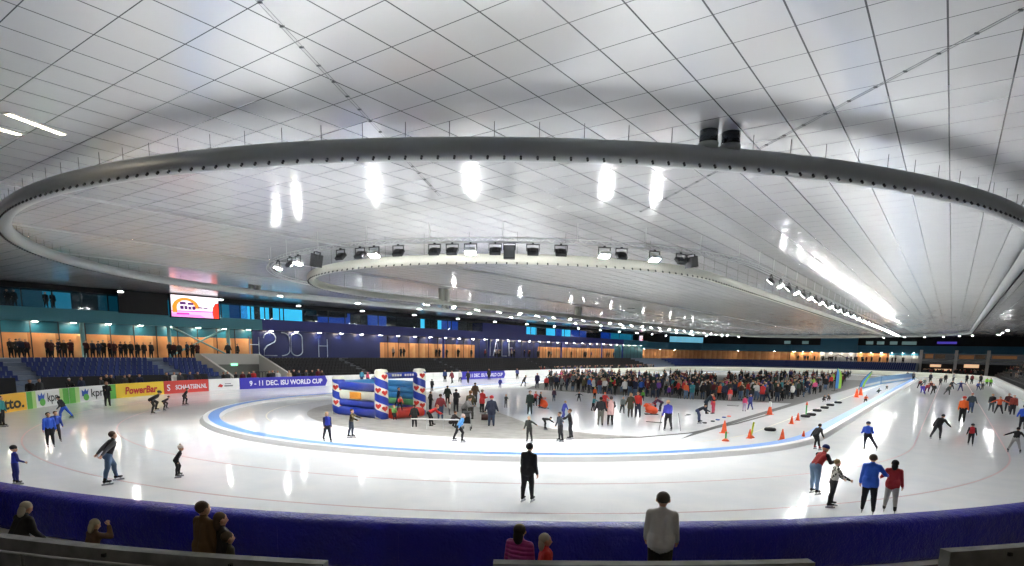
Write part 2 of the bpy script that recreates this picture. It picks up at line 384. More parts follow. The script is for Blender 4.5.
# ------------------------------------------------------------------ grandstands (left, bend, far)
STEPS = 6
def stand(name, path, m_, front=.85):
    prof = [(-3.2,2.9)]
    for i in range(STEPS): prof += [(1.2*i+.0, 2.9-.36*i), (1.2*i+.0, 2.9-.36*(i+1))]
    prof += [(1.2*STEPS-.3, 2.9-.36*STEPS), (1.2*STEPS-.3, 0), (-3.2, 0)]
    m = MB(); m.sweep(path, prof, mi=0, sm=False); return struct(m.build(name, m_))
XS = XW+3.1
farp = [(XS,152,0),(XS+2.5,166,0),(XS+9,185,0),(XS+20,197,0),(XS+30,201,0),(-7.2,201,0)]
stand('floor_stand_near', [(XS,-13,0),(XS,35.4,0)], step_m); stand('floor_stand_middle', [(XS,43.2,0),(XS,152,0)], seat_black); stand('floor_stand_far', farp, step_m)
def seats(name, path, m_, lab, gaps=()):
    m = MB()
    for a, b in zip(path[:-1], path[1:]):
        a = Vector(a); b = Vector(b); L = (b-a).length; t = (b-a)/L; s = t.cross(Vector((0,0,1)))
        for i in range(1, STEPS):
            d = .3
            while d < L-.3:
                if not any(g0 < (a+t*d).y < g1 for g0, g1 in gaps):
                    p = a+t*d+s*(1.2*i+.35)+Vector((0,0,2.9-.36*(i+1)))
                    m.obox(p+Vector((0,0,.4)), t, s, (0,0,1), .2, .21, .03); m.obox(p+Vector((0,0,.62))-s*.2, t, s, (0,0,1), .2, .03, .22)
                d += .52
    o = m.build(name, m_); o['kind'] = 'stuff'; tag(o, lab, 'seats')
seats('seating', [(XS,-12,0),(XS,35,0)], seat_blue, 'rows of blue tip up seats below the teal fascia', ((17,18.6),(29.8,31.2)))
seats('seating', [(XS,43.8,0),(XS,151,0)], seat_black, 'rows of black tip up seats below the blue fascia', ((55,56.3),(74,75.2),(101,102.2)))
seats('seating', farp[1:], seat_blue, 'rows of blue tip up seats at the far end of the hall')
m = MB()
for Y in (55.6, 74.6, 101.6):
    for i in range(STEPS*2): m.box(XS+.6*i, XS+.6*i+.25, Y-.5, Y+.5, 2.9-.18*i-.1, 2.9-.18*i+.03)
struct(m.build('floor_stand_steps', mat('stair_grey', (96,98,104), .8)))
# black parapets in front of the near seats
for k, (p0, p1) in enumerate(((-14,16),(42,66),(66,110),(116,160),(160,208))):
    x = XW+10.6
    def yy(px):
        lo, hi = -20, 80
        for _ in range(40):
            mid = (lo+hi)/2
            if proj((x, mid, .8))[0] < px: lo = mid
            else: hi = mid
        return lo
    m = MB(); m.box(x-.12, x, yy(p0), yy(p1), 0, 1.45); struct(m.build('wall_stand_front_%d' % (k+1), dark_w))
# stairwell block
m = MB(); y0, y1 = 35.5, 43.1
m.box(XS-.2, XS+1.0, y0, y1, 2.2, 3.45, 0); m.box(XS+.6, XS+.8, y0, y1, 0, 2.3, 1)
for y in (y0, y1-.3):
    vs = [(XS+.9,y,3.4),(XS+8.2,y,.9),(XS+8.2,y,0),(XS+.9,y,0),(XS+.9,y+.3,3.4),(XS+8.2,y+.3,.9),(XS+8.2,y+.3,0),(XS+.9,y+.3,0)]
    m.add(vs, [(0,1,2,3),(7,6,5,4),(0,4,5,1),(1,5,6,2),(2,6,7,3),(3,7,4,0)], 0)
struct(m.build('wall_stairwell', [mat('stair_concrete', (196,196,190), .8), mat('stair_recess', (120,122,118), .8)]))
m = MB(); m.box(XS+1.0, XS+1.06, 39.1, 39.9, 2.05, 2.3); o = m.build('exit_sign', mat('exit_sign_lit', (150,255,190), .4, emit=1.5)); tag(o, 'small lit green exit sign in the white stairwell opening', 'sign')
m = MB()
for k in range(9): m.bar((XS+6.8, 38+.4*k, 0), (XS+6.8, 38+.4*k, 1.5), .03, 6)
m.bar((XS+6.8, 38, 1.5), (XS+6.8, 41.2, 1.5), .04, 6); m.bar((XS+6.8, 38, .15), (XS+6.8, 41.2, .15), .04, 6)
tag(m.build('steel_gate', dark_metal), 'dark barred steel gate below the white stairwell block', 'gate')
# ------------------------------------------------------------------ far end
YW = 204.9485
wpath = [(XW,168,0),(XW+3,180,0),(XW+9,193,0),(XW+20,201.5,0),(XW+33,YW,0)]
def wstrip(name, path, z0, z1, m_, parent=None, t=.3):
    m = MB(); m.sweep(path, [(-t,z0),(0,z0),(0,z1),(-t,z1)], mi=0, sm=False); o = m.build(name, m_, parent); return struct(o)
FX = XW+33
def fx(px, z=4.5): return aty(px, 350, YW).x
x_a, x_b, x_c, x_d = fx(821), fx(858), fx(890), fx(922)
wf = wstrip('wall_far', wpath+[(20.5,YW,0)], 0, 2.9, dark_w)
wstrip('wall_timber', wpath, 2.9, 5.5, orange_w, wf); 
def fbox(name, x0, x1, z0, z1, m_, y=0, t=.3): 
    m = MB(); m.box(x0, x1, YW-y-t, YW-y, z0, z1); return struct(m.build(name, m_, wf))
fbox('wall_timber', FX, x_a, 2.9, 5.5, orange_w); fbox('wall_timber', x_b, x_c, 2.9, 5.5, orange_w); fbox('wall_panel', x_a, x_b, 2.9, 5.5, grey_w, .02); fbox('wall_panel', x_c, x_d, 2.4, 5.0, grey_w, .02)
fbox('wall_panel', x_c, x_d, 5.0, 6.2, fascia_f, .05)
wstrip('wall_fascia', [(p[0]+.6,p[1]-1.2,0) for p in wpath]+[(20.5,YW-1.2,0)], 5.7, 7.7, fascia_f, wf, 1.4)
wstrip('wall_upper', wpath+[(20.5,YW,0)], 7.7, HC, dark_w, wf); fbox('wall_panel', x_a, x_b, 5.5, HC-.3, fascia_f, 1.5)
m = MB()
for i in range(-8, 40):
    x = FX+i*2.0
    if x > x_d or i < 0: continue
    m.box(x, x+.08, YW-.38, YW-.3, 2.9, 5.5)
struct(m.build('wall_mullion', mull, wf))
for k in range(13):  # row added to brighten the far timber panels
    c_ = copy_tree(sof); c_.location = (-40+k*2.6+(8 if k > 6 else 0)*0, YW-.75, 5.7); c_['label'] = 'small added downlight under the steel blue fascia at the far end'; c_['group'] = 'added downlights at the far end'
for k in range(5):  # more lamps added to brighten the timber round the bend
    c_ = copy_tree(sof); p_ = Vector(wpath[0]).lerp(Vector(wpath[2]), k/4) if k < 3 else Vector(wpath[2]).lerp(Vector(wpath[4]), (k-2)/2.5)
    c_.location = (p_.x+.8, p_.y-.8, 5.6); c_['label'] = 'small added downlight under the steel blue fascia in the bend of the building'; c_['group'] = 'added downlights in the building bend'
# gable in front of the grey panel
m = MB(); xm = (x_a+x_b)/2
m.bar((x_a+1,YW-.6,3.4),(xm,YW-.6,4.9),.12,6); m.bar((xm,YW-.6,4.9),(x_b-1,YW-.6,3.4),.12,6); struct(m.build('beam_gable', mull, wf))
# two-storey openings by the far straight
for k, px in enumerate((922,957,989)):
    x = fx(px); m = MB(); m.box(x-.35, x+.35, YW-2.2, YW-1.5, 0, 6.6); struct(m.build('pillar_%d' % (k+1), white_p))
m = MB(); m.box(fx(922), 20.5, YW-2.1, YW-1.3, 3.5, 4.1); struct(m.build('beam_balcony', grey_w))
m = MB()
for k, (p0, p1, z0, z1) in enumerate(((926,934,4.3,5.5),(936,946,4.3,5.4),(960,975,4.3,5.3),(976,986,4.4,5.4),(993,1018,4.5,5.3))):
    m.box(fx(p0), fx(p1), YW-.5, YW-.35, z0, z1, k % 2)
struct(m.build('wall_lit_panel', [glow('lit_amber_room', (150,104,66), .25), glow('lit_brown_room', (84,66,50), .25)], wf))
m = MB()
for p0, p1, z0, z1 in ((932,943,2.0,2.7),(966,981,2.0,2.9),(936,954,1.0,1.5)): m.box(fx(p0), fx(p1), YW-.9, YW-.8, z0, z1)
struct(m.build('wall_lit_counter', glow('lit_counter', (235,190,150), .8), wf))
# upper far windows: cyan panes beside the screen
for k in range(6):
    a = Vector((XW+3.3+k*1.0, 180.2+k*2.15, 0)); b = a+Vector((.95, 2.05, 0)); wn += 1
    m = MB(); m.sweep([a, b], [(0,7.9),(.1,7.9),(.1,9.6),(0,9.6)], mi=0, sm=False); struct(m.build('window_%d' % wn, glow('lit_room_pale_blue', (110,180,205), .7)))
for px in (735,752,769,787,805,905,912,869,880,893):
    x = fx(px); wn += 1; m = MB(); m.box(x-.9, x+.9, YW-.5, YW-.4, 8.0, 8.9); struct(m.build('window_%d' % wn, glow('lit_room_grey_green', (120,150,150), .35)))
x = fx(946); m = MB(); m.box(x-2.2, x+2.2, YW-.6, YW-.5, 8.3, 8.9); tag(m.build('light_strip', glow('violet_strip', (84,70,190), .6)), 'violet glowing strip high on the far wall above the balcony', 'light')
# ------------------------------------------------------------------ right-hand stand
m = MB(); n_ = 12
for i in range(n_): m.box(8.6+.95*i, 20.5, 30, 183, .42*i, .42*(i+1)+.5)
struct(m.build('floor_stand_side', seat_black))
m = MB()
for i in range(n_):
    y = 31.0
    while y < 182:
        if not (69.5 < y < 88.5 and 3 <= i <= 8): m.box(9.0+.95*i, 9.06+.95*i, y, y+.42, .42*(i+1)+.5, .42*(i+1)+.95)
        y += .52
o = m.build('seating', seat_black); o['kind'] = 'stuff'; tag(o, 'rows of black seats in the stand beside the white padding', 'seats')
m = MB(); m.box(12.2, 16, 70, 88, 1.9, 3.2); struct(m.build('wall_stand_landing', grey_w))
# fluorescent ceiling strips
def strip_light(a, b, w, lab, grp=None):
    e = empty('strip_light', (a+b)/2); tag(e, lab, 'ceiling light', grp)
    t = (b-a).normalized(); s = Vector((-t.y, t.x, 0)); L = (b-a).length/2
    m = MB(); m.obox((0,0,.012), t, s, (0,0,1), L+.03, w/2+.03, .02); m.build('housing', white_p, e)
    m = MB(); m.obox((0,0,-.009), t, s, (0,0,1), L, w/2, .004); m.build('diffuser', tube_on, e)
strip_light(at(8,114,HC-.035), at(63,134.5,HC-.035), .16, 'long warm strip light on the ceiling, whole in view')
strip_light(at(-30,121,HC-.035), at(20,134.5,HC-.035), .16, 'warm strip light on the ceiling cut off by the picture edge')
a_ = at(8,114,HC-.035); b_ = at(63,134.5,HC-.035); mid_ = (a_+b_)/2; rs_ = math.hypot(mid_.x-CX, mid_.y-CYN); as_ = math.atan2(mid_.y-CYN, mid_.x-CX); da_ = 3.4/rs_
for k in range(16):  # unseen row added to light padding, kerb and spectators' backs
    if k == 0: continue
    a2 = as_+da_*(k+1); rr2 = max(rs_, 40.5); c_ = Vector((CX+rr2*math.cos(a2), CYN+rr2*math.sin(a2), HC-.035)); t_ = Vector((-math.sin(a2), math.cos(a2), 0)); 
    strip_light(c_-t_*.9, c_+t_*.9, .16, 'warm strip light in the unseen added row over the spectators by the parapets', 'unseen added strip lights over the parapets')
# white pipes under the ceiling
for X, y0, y1, lab in ((-28.3,4,150,'white pipe under the ceiling running above the middle of the infield'),(-37.5,6,150,'white pipe under the ceiling, between two other white pipes'),(-46.5,14,150,'white pipe under the ceiling closest to the teal building')):
    m = MB(); m.bar((X,y0,HC-.14),(X,y1,HC-.14),.032,8); m.bar((X+.22,y0,HC-.14),(X+.22,y1,HC-.14),.02,6); tag(m.build('ceiling_pipe', mat('pipe_grey', (176,178,180), .5)), lab, 'pipe')
# diagonal cable runs
def cable(a, b, lab):
    e = empty('cable_run', (a+b)/2); tag(e, lab, 'cable'); t = (b-a).normalized(); s = Vector((-t.y,t.x,0)); L = (b-a).length
    for q in (-1,1):
        m = MB(); m.bar(-t*L/2+s*.035*q, t*L/2+s*.035*q, .006, 6); m.build('cable', steel_d, e)
    d = -L/2+.3
    while d < L/2:
        m = MB(); m.obox(t*d, t, s, (0,0,1), .012, .045, .015); m.build('clip', steel_d, e); d += .75
cable(at(250,-8,HC-.1), at(440,196,HC-.1), 'double cable run slanting across the ceiling above the castle side')
cable(at(1040,0,HC-.1), at(640,212,HC-.1), 'double cable run slanting across the ceiling above the far straight')
# ================================================================== ventilation rings
def ring_duct(name, r, z, tr, m_, lab, noz, hang, y0, extra=None):
    e = empty(name, (CX, CYN-r, z)); tag(e, lab, 'air duct')
    inv = -Vector(e.location)
    P = [Vector(p)+inv for p in oval(r, z, 120, 40)]
    m = MB(); m.tube(P, tr, 20, True); m.build('duct_tube', m_, e)
    T = 2*LEN_S+2*math.pi*r
    pts = []; s = 0.0
    while s < T: pts.append(s); s += noz
    pts.sort(key=lambda s: (oval_s(r, s, z)[0]-EYE).length)
    def nz(mb, s):
        p, nn = oval_s(r, s, z); d = (nn*-.55+Vector((0,0,-.83))).normalized() if False else (nn*.62+Vector((0,0,-.78))).normalized()
        p = p+inv+d*(tr-.01); mb.bar(p, p+d*.1, .034, 6)
    for s in pts[:95]:
        mb = MB(); nz(mb, s); mb.build('nozzle', dark_metal, e)
    mb = MB()
    for s in pts[95:]: nz(mb, s)
    o = mb.build('nozzle_row', dark_metal, e); o['kind'] = 'stuff'
    k = 0; s = 0.0; hs = []
    while s < T: hs.append(s); s += hang
    hs.sort(key=lambda s: (oval_s(r, s, z)[0]-EYE).length)
    for s in hs[:90]:
        p, nn = oval_s(r, s, z); p = p+inv; mb = MB(); mb.bar(p+Vector((0,0,tr-.03)), (p.x, p.y, HC-z), .008, 5)
        mb.build('hanger_rod', dark_metal, e)
    return e, inv
RZ, RR = 9.5312, 28.6325
ring, inv = ring_duct('ventilation_ring', RR, RZ, .29, duct_m, 'large grey oval air duct with nozzles hanging under the ceiling', .42, 1.15, 0)
m = MB()
for px in (708.5, 729):
    s = find_s(RR, px, RZ+.3, -math.pi*RR*.8, 0); p, nn = oval_s(RR, s, RZ)
    for (r_, z0, z1, mm) in ((.235,.26,HC-RZ,foil),(.26,.2,.36,duct_m)):
        mb = MB(); mb.lathe(p+inv, [(0,z0),(r_,z0),(r_,z1),(0,z1)], 20); mb.build('riser_hose' if mm is foil else 'collar', mm, ring)
ring2, inv2 = ring_duct('ventilation_ring', 14.2561, 8.9163, .25, duct_l, 'smaller cream oval air duct hanging below the lighting truss', .5, 2.4, 0)
for Y in (44, 70):
    for dx in (0, .75):
        mb = MB(); mb.lathe(Vector((CX-14.2561, Y+dx, 8.9163))+inv2, [(0,.1),(.28,.1),(.28,HC-8.9163),(0,HC-8.9163)], 14); mb.build('riser_hose', duct_l, ring2)
for Y in (33, 60, 92):
    for dx in (0, .75):
        mb = MB(); mb.lathe(Vector((CX-RR, Y+dx, RZ))+inv, [(0,.1),(.26,.1),(.26,HC-RZ),(0,HC-RZ)], 14); mb.build('riser_hose', duct_l, ring)
# ================================================================== lighting truss
TRZ, TRR = 9.3734, 16.7804
e = empty('lighting_truss', (CX, CYN-TRR, TRZ)); tag(e, 'thin oval lattice truss carrying the floodlights under the ceiling', 'truss'); inv3 = -Vector(e.location)
for dr, dz in ((0,.1),(.12,-.1),(-.12,-.1)):
    m = MB(); m.tube([Vector(p)+inv3 for p in oval(TRR+dr, TRZ+dz, 96, 30)], .02, 6, True); m.build('chord', steel, e)
m = MB(); T = 2*LEN_S+2*math.pi*TRR; s = 0.0; i = 0
while s < T-.2:
    p, nn = oval_s(TRR, s, TRZ); p2, n2_ = oval_s(TRR, s+.25, TRZ); up = i % 2
    a = p+inv3+(Vector((0,0,.1)) if up else nn*.12+Vector((0,0,-.1))); b = p2+inv3+(n2_*.12+Vector((0,0,-.1)) if up else Vector((0,0,.1)))
    m.bar(a, b, .01, 4); s += .25; i += 1
m.build('lattice', steel, e)
s = 0.0
while s < T:
    p, nn = oval_s(TRR, s, TRZ); p = p+inv3; m = MB(); m.bar(p, (p.x, p.y, HC-TRZ), .014, 5); m.build('hanger_rod', steel, e); s += 3.4
def flood(lit, row=False):
    e = empty('floodlight')
    m = MB()
    m.box(-.3,.3,-.02,.02,-.06,-.02); m.box(-.3,-.27,-.02,.02,-.34,-.02); m.box(.27,.3,-.02,.02,-.34,-.02); m.box(-.04,.04,-.04,.04,-.06,.05); m.build('bracket', dark_metal, e)
    rot = Matrix.Rotation(R(28 if row else 23 if lit else 44), 3, 'X')
    m = MB(); q = rot @ Vector((0,0,1)); ax = Vector((1,0,0)); ay = rot @ Vector((0,1,0)); c = Vector((0,0,-.36))
    m.obox(c, ax, ay, q, .25, .19, .07); m.obox(c+q*.1, ax, ay, q, .12, .12, .04)
    for k in (-.16,-.08,0,.08,.16): m.obox(c+q*.085+ax*k, ax, ay, q, .008, .17, .02)
    m.build('housing', steel if lit else dark_metal, e)
    vl = .1 if row else .04
    if lit:
        m = MB(); m.obox(c+ay*.185-q*(.07+vl/2), ax, ay, q, .25, .006, vl/2); m.build('added_visor', steel, e)  # shade plate added to keep lens glare off the ceiling
    m = MB(); m.obox(c-q*.075, ax, ay, q, .22, .165, .008); m.build('lens', (lens_row if row else lens_on) if lit else lens_off, e)
    return e
fl_on, fl_off, fl_row = flood(True), flood(False), flood(True, True)
used = set()
def put_flood(s, lit, lab, grp, tilt=0.0, z=None, r=None):
    flip = None if lit else 1
    lab = lab.replace('dark floodlight', 'floodlight turned away').replace('dark bracket floodlight', 'bracket floodlight turned away').replace('dark round floodlight', 'round floodlight turned away'); grp = grp and grp.replace('dark', 'turned away')
    src = (fl_row if grp else fl_on) if lit else fl_off
    o = src if src.name not in used else copy_tree(src); used.add(src.name)
    r = r or TRR
    p, nn = oval_s(r, s, (z or TRZ-.14)); o.location = p; k_ = 1 if flip is None else -1; o.rotation_euler = (tilt, 0, math.atan2(-nn.x*k_, nn.y*k_))
    tag(o, lab, 'floodlight', grp)
a0 = -math.pi*TRR
near = [(278,1,'lit floodlight at the bend of the oval truss, first of its end'),(290,0,'dark floodlight just behind the first lit one on the truss bend'),(298,1,'lit floodlight on the truss between the first lit one and the tilted loudspeaker'),
 (341,0,'dark floodlight on the truss beside the tilted grey loudspeaker'),(360,0,'dark floodlight on the truss next to the lamp above the castle'),(374,1,'lit double floodlight on the truss right above the bouncy castle'),(398,0,'small dark floodlight past the lamp above the castle'),
 (435,0,'dark bracket floodlight in the first pair before the central lamp'),(453,0,'dark floodlight directly beside the brightest lamp of the truss'),(470,1,'brightest lit floodlight of the truss, facing the camera squarely'),(495,0,'dark floodlight touching the square grey loudspeaker'),
 (533,0,'dark round floodlight just past the square grey loudspeaker'),(561,0,'dark floodlight midway between square loudspeaker and a lit lamp'),(605,1,'lit tilted floodlight on the truss before the turn to the straight'),(621,0,'dark floodlight just past the lit tilted floodlight'),
 (655,1,'lit floodlight on the truss next to the tilted dark loudspeaker'),(681,0,'dark floodlight right behind the tilted dark loudspeaker')]
for px, lit, lab in near:
    s = find_s(TRR, px, TRZ-.3, a0-4, 0, y=250); put_flood(s, bool(lit), lab, None)
s = 3.0; i = 0
while s < LEN_S:
    lit = i % 2 == 1
    put_flood(s, lit, ('lit' if lit else 'dark')+' floodlight in the long row on the truss above the timing straight', ('lit' if lit else 'dark')+' floodlights over the straight'); s += 2.5; i += 1
s = a0-8.0; i = 0
while s > a0-LEN_S:
    lit = i % 3 != 1
    put_flood(s, lit, ('lit' if lit else 'dark')+' floodlight in the row on the truss side away from the timing straight', ('lit' if lit else 'dark')+' floodlights on the far truss side'); s -= 4.0; i += 1
def speaker(px, w, h, tilt, lab, dz=0):
    s = find_s(TRR, px, TRZ-.4, a0-4, 0, y=258); p, nn = oval_s(TRR, s, TRZ-.14)
    e = empty('loudspeaker', p); e.rotation_euler = (0, tilt, math.atan2(nn.x, -nn.y)); tag(e, lab, 'loudspeaker')
    m = MB(); m.box(-w/2,w/2,-.2,.2,-.12-h,-.12); m.build('cabinet', dark_metal, e)
    m = MB(); m.box(-w/2+.03,w/2-.03,-.215,-.2,-.09-h,-.15); m.build('grille', mat('grey_grille', (96,98,98), .6), e)
    m = MB(); m.box(-w/2-.03,-w/2,-.03,.03,-.3,.0); m.box(w/2,w/2+.03,-.03,.03,-.3,0); m.box(-w/2-.03,w/2+.03,-.03,.03,-.02,.02); m.build('bracket', dark_metal, e)
speaker(318, .48, .62, .25, 'tilted grey loudspeaker on the truss above the castle end'); speaker(509.5, .5, .56, 0, 'square grey loudspeaker hanging upright at the middle of the truss'); speaker(690, .5, .5, -.22, 'tilted dark loudspeaker on the truss before the long row of lamps')
# dish lamps along the building side and the far end
def lamp(p, lab, grp, src=[None]):
    if src[0] is None:
        e = empty('pendant_lamp'); m = MB(); m.lathe((0,0,0), [(0,.12),(.1,.12),(.26,0),(.24,0),(0,.03)], 16); m.build('shade', steel, e)
        m = MB(); m.lathe((0,0,0), [(0,-.015),(.2,-.01),(.2,.02),(0,.025)], 16); m.build('bulb', lamp_on, e)
        m = MB(); m.bar((0,0,.1),(0,0,.5),.012,5); m.build('stem', steel, e); src[0] = e; o = e
    else: o = copy_tree(src[0])
    o.location = p; tag(o, lab, 'lamp', grp)
y = 14.0
while y < 150: lamp((CX-31.0, y, 8.75), 'round pendant lamp in the row outside the large duct, by the building', 'pendant lamps outside the large duct'); y += 8.6
y = 34.0
while y < 150: lamp((CX-25.5, y, 9.1), 'round pendant lamp in the row between the two oval ducts', 'pendant lamps between the ducts'); y += 9.2
for k in range(16):
    a = R(20+k*9.5); lamp((CX+31*math.cos(a), CYF+31*math.sin(a), 9.2), 'round pendant lamp above the far bend of the track', 'pendant lamps over the far bend')
for y in (128, 140, 150): lamp((CX+33, y, 9.1), 'round pendant lamp near the dark stand at the far end', 'pendant lamps by the dark stand')
# ================================================================== screens
scr = mat('screen_picture', (255,200,240), .4, emit=1.0)
def emis(name, c, e=.95): return glow(name, c, e)
def screen(y0, y1, z0, z1, X, lab):
    e = empty('video_screen', (X, (y0+y1)/2, z0)); tag(e, lab, 'screen'); w = y1-y0; h = z1-z0
    m = MB(); m.box(-.25, 0, -w/2-.12, w/2+.12, -.12, h+.1); m.build('casing', black, e)
    m = MB(); mats = [emis('screen_white',(255,246,252)), emis('screen_pink',(250,150,225)), emis('screen_magenta',(205,60,170)), emis('screen_orange',(245,150,50)), emis('screen_red',(230,60,40)), emis('screen_purple',(80,30,100)), emis('screen_lilac',(240,190,240))]
    def q(pts, d, k): m.add([(.004+d, -w/2+a*w, b*h) for a, b in pts], [tuple(range(len(pts)))], k)
    q([(0,0),(1,0),(1,1),(0,1)], 0, 0)
    q([(0,0),(1,0),(1,.28),(.55,.34),(0,.24)], .002, 6); q([(0,.0),(.7,0),(.6,.12),(0,.14)], .004, 1); q([(0,.24),(1,.3),(1,.34),(0,.28)], .005, 2)
    for i in range(12):
        a0_, a1_ = math.pi*i/12, math.pi*(i+1)/12
        q([(.3+.28*math.cos(a0_), .42+.48*math.sin(a0_)), (.3+.28*math.cos(a1_), .42+.48*math.sin(a1_)), (.3+.19*math.cos(a1_), .42+.36*math.sin(a1_)), (.3+.19*math.cos(a0_), .42+.36*math.sin(a0_))], .006, 3)
    q([(.02,.2),(.12,.2),(.11,.5),(.02,.5)], .006, 3)
    for k, (a, b, c, d) in enumerate(((.18,.58,.3,.7),(.34,.58,.46,.68),(.18,.36,.25,.52),(.27,.36,.33,.52),(.35,.36,.41,.5),(.43,.36,.5,.52),(.55,.44,.64,.5),(.67,.44,.76,.5))): q([(a,b),(c,b),(c,d),(a,d)], .007, 5)
    q([(.1,.1),(.36,.12),(.36,.2),(.1,.18)], .008, 2)
    q([(.88,.0),(1,.0),(1,.75),(.93,.72),(.87,.5),(.86,.2)], .008, 4)
    m.build('display', mats, e)
screen(33.75, 39.25, 7.62, 10.05, XW+1.7, 'bright pink and white video screen on the teal building')
m = MB(); m.box(XW+1.42, XW+1.7, 28.4, 33.4, 7.7, 10.1); m.box(XW+1.7, XW+1.73, 28.6, 33.2, 7.9, 9.9); tag(m.build('scoreboard', black), 'switched off black scoreboard beside the pink screen', 'scoreboard')
def fscreen():
    a = aty(639, 343, 176.0); b = aty(650.5, 343, 176.0); e = empty('video_screen', ((a.x+b.x)/2, 176, a.z)); tag(e, 'small pink and white video screen at the far corner', 'screen')
    w = (b.x-a.x)/2; h = 2.2
    m = MB(); m.box(-w-2.2, w+.1, 0, .3, -.1, h+.1); m.build('casing', black, e)
    m = MB(); m.box(-w, w, -.02, 0, 0, h, 0); m.box(-w, w, -.03, -.02, .25, .8, 1); m.box(-w*.6, w*.6, -.03, -.02, .95, 1.2, 2); m.build('display', [emis('screen_pale',(255,225,238)), emis('screen_pink',(250,150,225)), emis('screen_red',(230,60,40))], e)
fscreen()
# ================================================================== perimeter boards with lettering
def text_verts(body, size, bold=0.0, shear=0.0):
    cu = bpy.data.curves.new('lettering', 'FONT'); cu.body = body; cu.size = size; cu.offset = bold; cu.shear = shear; cu.resolution_u = 3
    o = bpy.data.objects.new('lettering', cu); C.objects.link(o); dg = bpy.context.evaluated_depsgraph_get(); dg.update()
    me = bpy.data.meshes.new_from_object(o.evaluated_get(dg)); v = [tuple(x.co) for x in me.vertices]; f = [tuple(p.vertices) for p in me.polygons]
    bpy.data.objects.remove(o); bpy.data.meshes.remove(me); bpy.data.curves.remove(cu)
    return v, f
S_L = -math.pi*RP
def bs(px, y=395): return find_s(RP, px, 0, S_L-140, -math.pi*RP*.55, y=None)
BH = 1.15
class Board:
    def __init__(s, sa, sb, m_, lab, grp=None, cat='advertising board'):
        s.sa, s.sb = sa, sb; n_ = max(4, int(abs(sa-sb)/.7)); mid = oval_s(RP, (sa+sb)/2)[0]
        s.e = empty('perimeter_board', mid); tag(s.e, lab, cat, grp); s.off = -Vector(s.e.location)
        path = [oval_s(RP, sb+(sa-sb)*i/n_)[0]+s.off for i in range(n_+1)]
        m = MB(); m.sweep(path, [(.02,.0),(.02,BH),(.22,BH),(.22,0)], mi=0, sm=False); m.build('panel', m_, s.e)
        s.L = abs(sa-sb)
    def P(s, x, z, d=.012):
        p, nn = oval_s(RP, s.sa-x); return p+s.off-nn*(d-.02)+Vector((0,0,z))
    def patch(s, x0, x1, z0, z1, m_, name='colour_band', d=.006):
        n_ = max(1, int((x1-x0)/.6)); m = MB(); vs = []
        for i in range(n_+1):
            x = x0+(x1-x0)*i/n_; vs += [s.P(x, z0, d), s.P(x, z1, d)]
        m.add(vs, [(2*i, 2*i+2, 2*i+3, 2*i+1) for i in range(n_)]); return m.build(name, m_, s.e)
    def shape(s, pts, m_, name='emblem', d=.014):
        m = MB(); m.add([s.P(x, z, d) for x, z in pts], [tuple(range(len(pts)))]); return m.build(name, m_, s.e)
    def text(s, body, h, x0, x1, z, m_, bold=.015, shear=0.):
        v, f = text_verts(body, h, bold, shear); xs = [p[0] for p in v]; a, b = min(xs), max(xs); k = (x1-x0)/(b-a)
        m = MB(); m.add([s.P(x0+(p[0]-a)*k, z+p[1], .02) for p in v], f); return m.build('lettering', m_, s.e)
yel = mat('board_yellow', (240,205,50), .5); lot = mat('board_amber', (244,190,60), .5); red_b = mat('board_red', (212,66,58), .5); grn = mat('board_green', (96,178,72), .5); lgrn = mat('board_lime', (186,222,140), .5)
pur = mat('board_violet_blue', (58,52,176), .5); txt_w = mat('white_lettering', (236,236,244), .5); txt_k = mat('black_lettering', (24,24,22), .5); txt_r = mat('red_lettering', (190,40,40), .5); wb = mat('board_white', (236,236,234), .5); grey_t = mat('grey_lettering', (130,130,134), .5); kblue = mat('crown_blue', (40,80,170), .5)
edges = {k: bs(k) for k in (27, 71, 117.4, 164.5, 209, 240, 328, 461, 505.5)}
s_start = edges[27]+6.2
b = Board(s_start, edges[27], lot, 'amber perimeter board with black Lotto lettering'.replace('Lotto ', ''), None)
b.text('Lotto.', .95, b.L-3.9, b.L-.3, .22, txt_k, .03)
def kpn(sa, sb, lab):
    b = Board(sa, sb, wb, lab); L = b.L
    b.patch(0, L*.13, 0, BH, grn); b.patch(L*.13, L*.22, 0, BH, lgrn); b.patch(L*.78, L*.86, 0, BH, lgrn); b.patch(L*.86, L, 0, BH, grn)
    x = L*.27; b.shape([(x,.45),(x+.28,.38),(x+.6,.5),(x+.72,.98),(x+.5,.78),(x+.38,1.02),(x+.22,.78),(x-.02,.92)], kblue)
    b.shape([(x+.42+.3*math.cos(R(a)), .34+.26*math.sin(R(a))) for a in range(0,360,24)], grn, d=.016)
    b.text('kpn', .86, x+.95, L*.74, .34, txt_k, .01)
kpn(edges[27]-.03, edges[71]+.02, 'green and white perimeter board with blue crown emblem, next to the amber board')
kpn(edges[71]-.02, edges[117.4]+.02, 'green and white perimeter board with blue crown emblem, next to the yellow board')
b = Board(edges[117.4]-.02, edges[164.5]+.02, yel, 'yellow perimeter board with large red slanted lettering'); b.text('PowerBar', .82, b.L*.18, b.L*.86, .28, txt_r, .03, .15)
b = Board(edges[164.5]-.02, edges[209]+.02, red_b, 'red perimeter board with white capital lettering'); b.text('SCHAATSEN.NL', .55, b.L*.25, b.L*.96, .36, txt_w, .015)
b.text('S', .8, b.L*.06, b.L*.13, .28, txt_w, .01)
b = Board(edges[209]-.02, edges[240]+.02, wb, 'white perimeter board with a small red emblem before the violet board'); L = b.L
b.shape([(L*.28,.38),(L*.42,.3),(L*.46,.5),(L*.36,.66)], txt_r); b.patch(L*.5, L*.78, .36, .5, grey_t, 'emblem'); b.patch(L*.52, L*.72, .6, .68, grey_t, 'emblem')
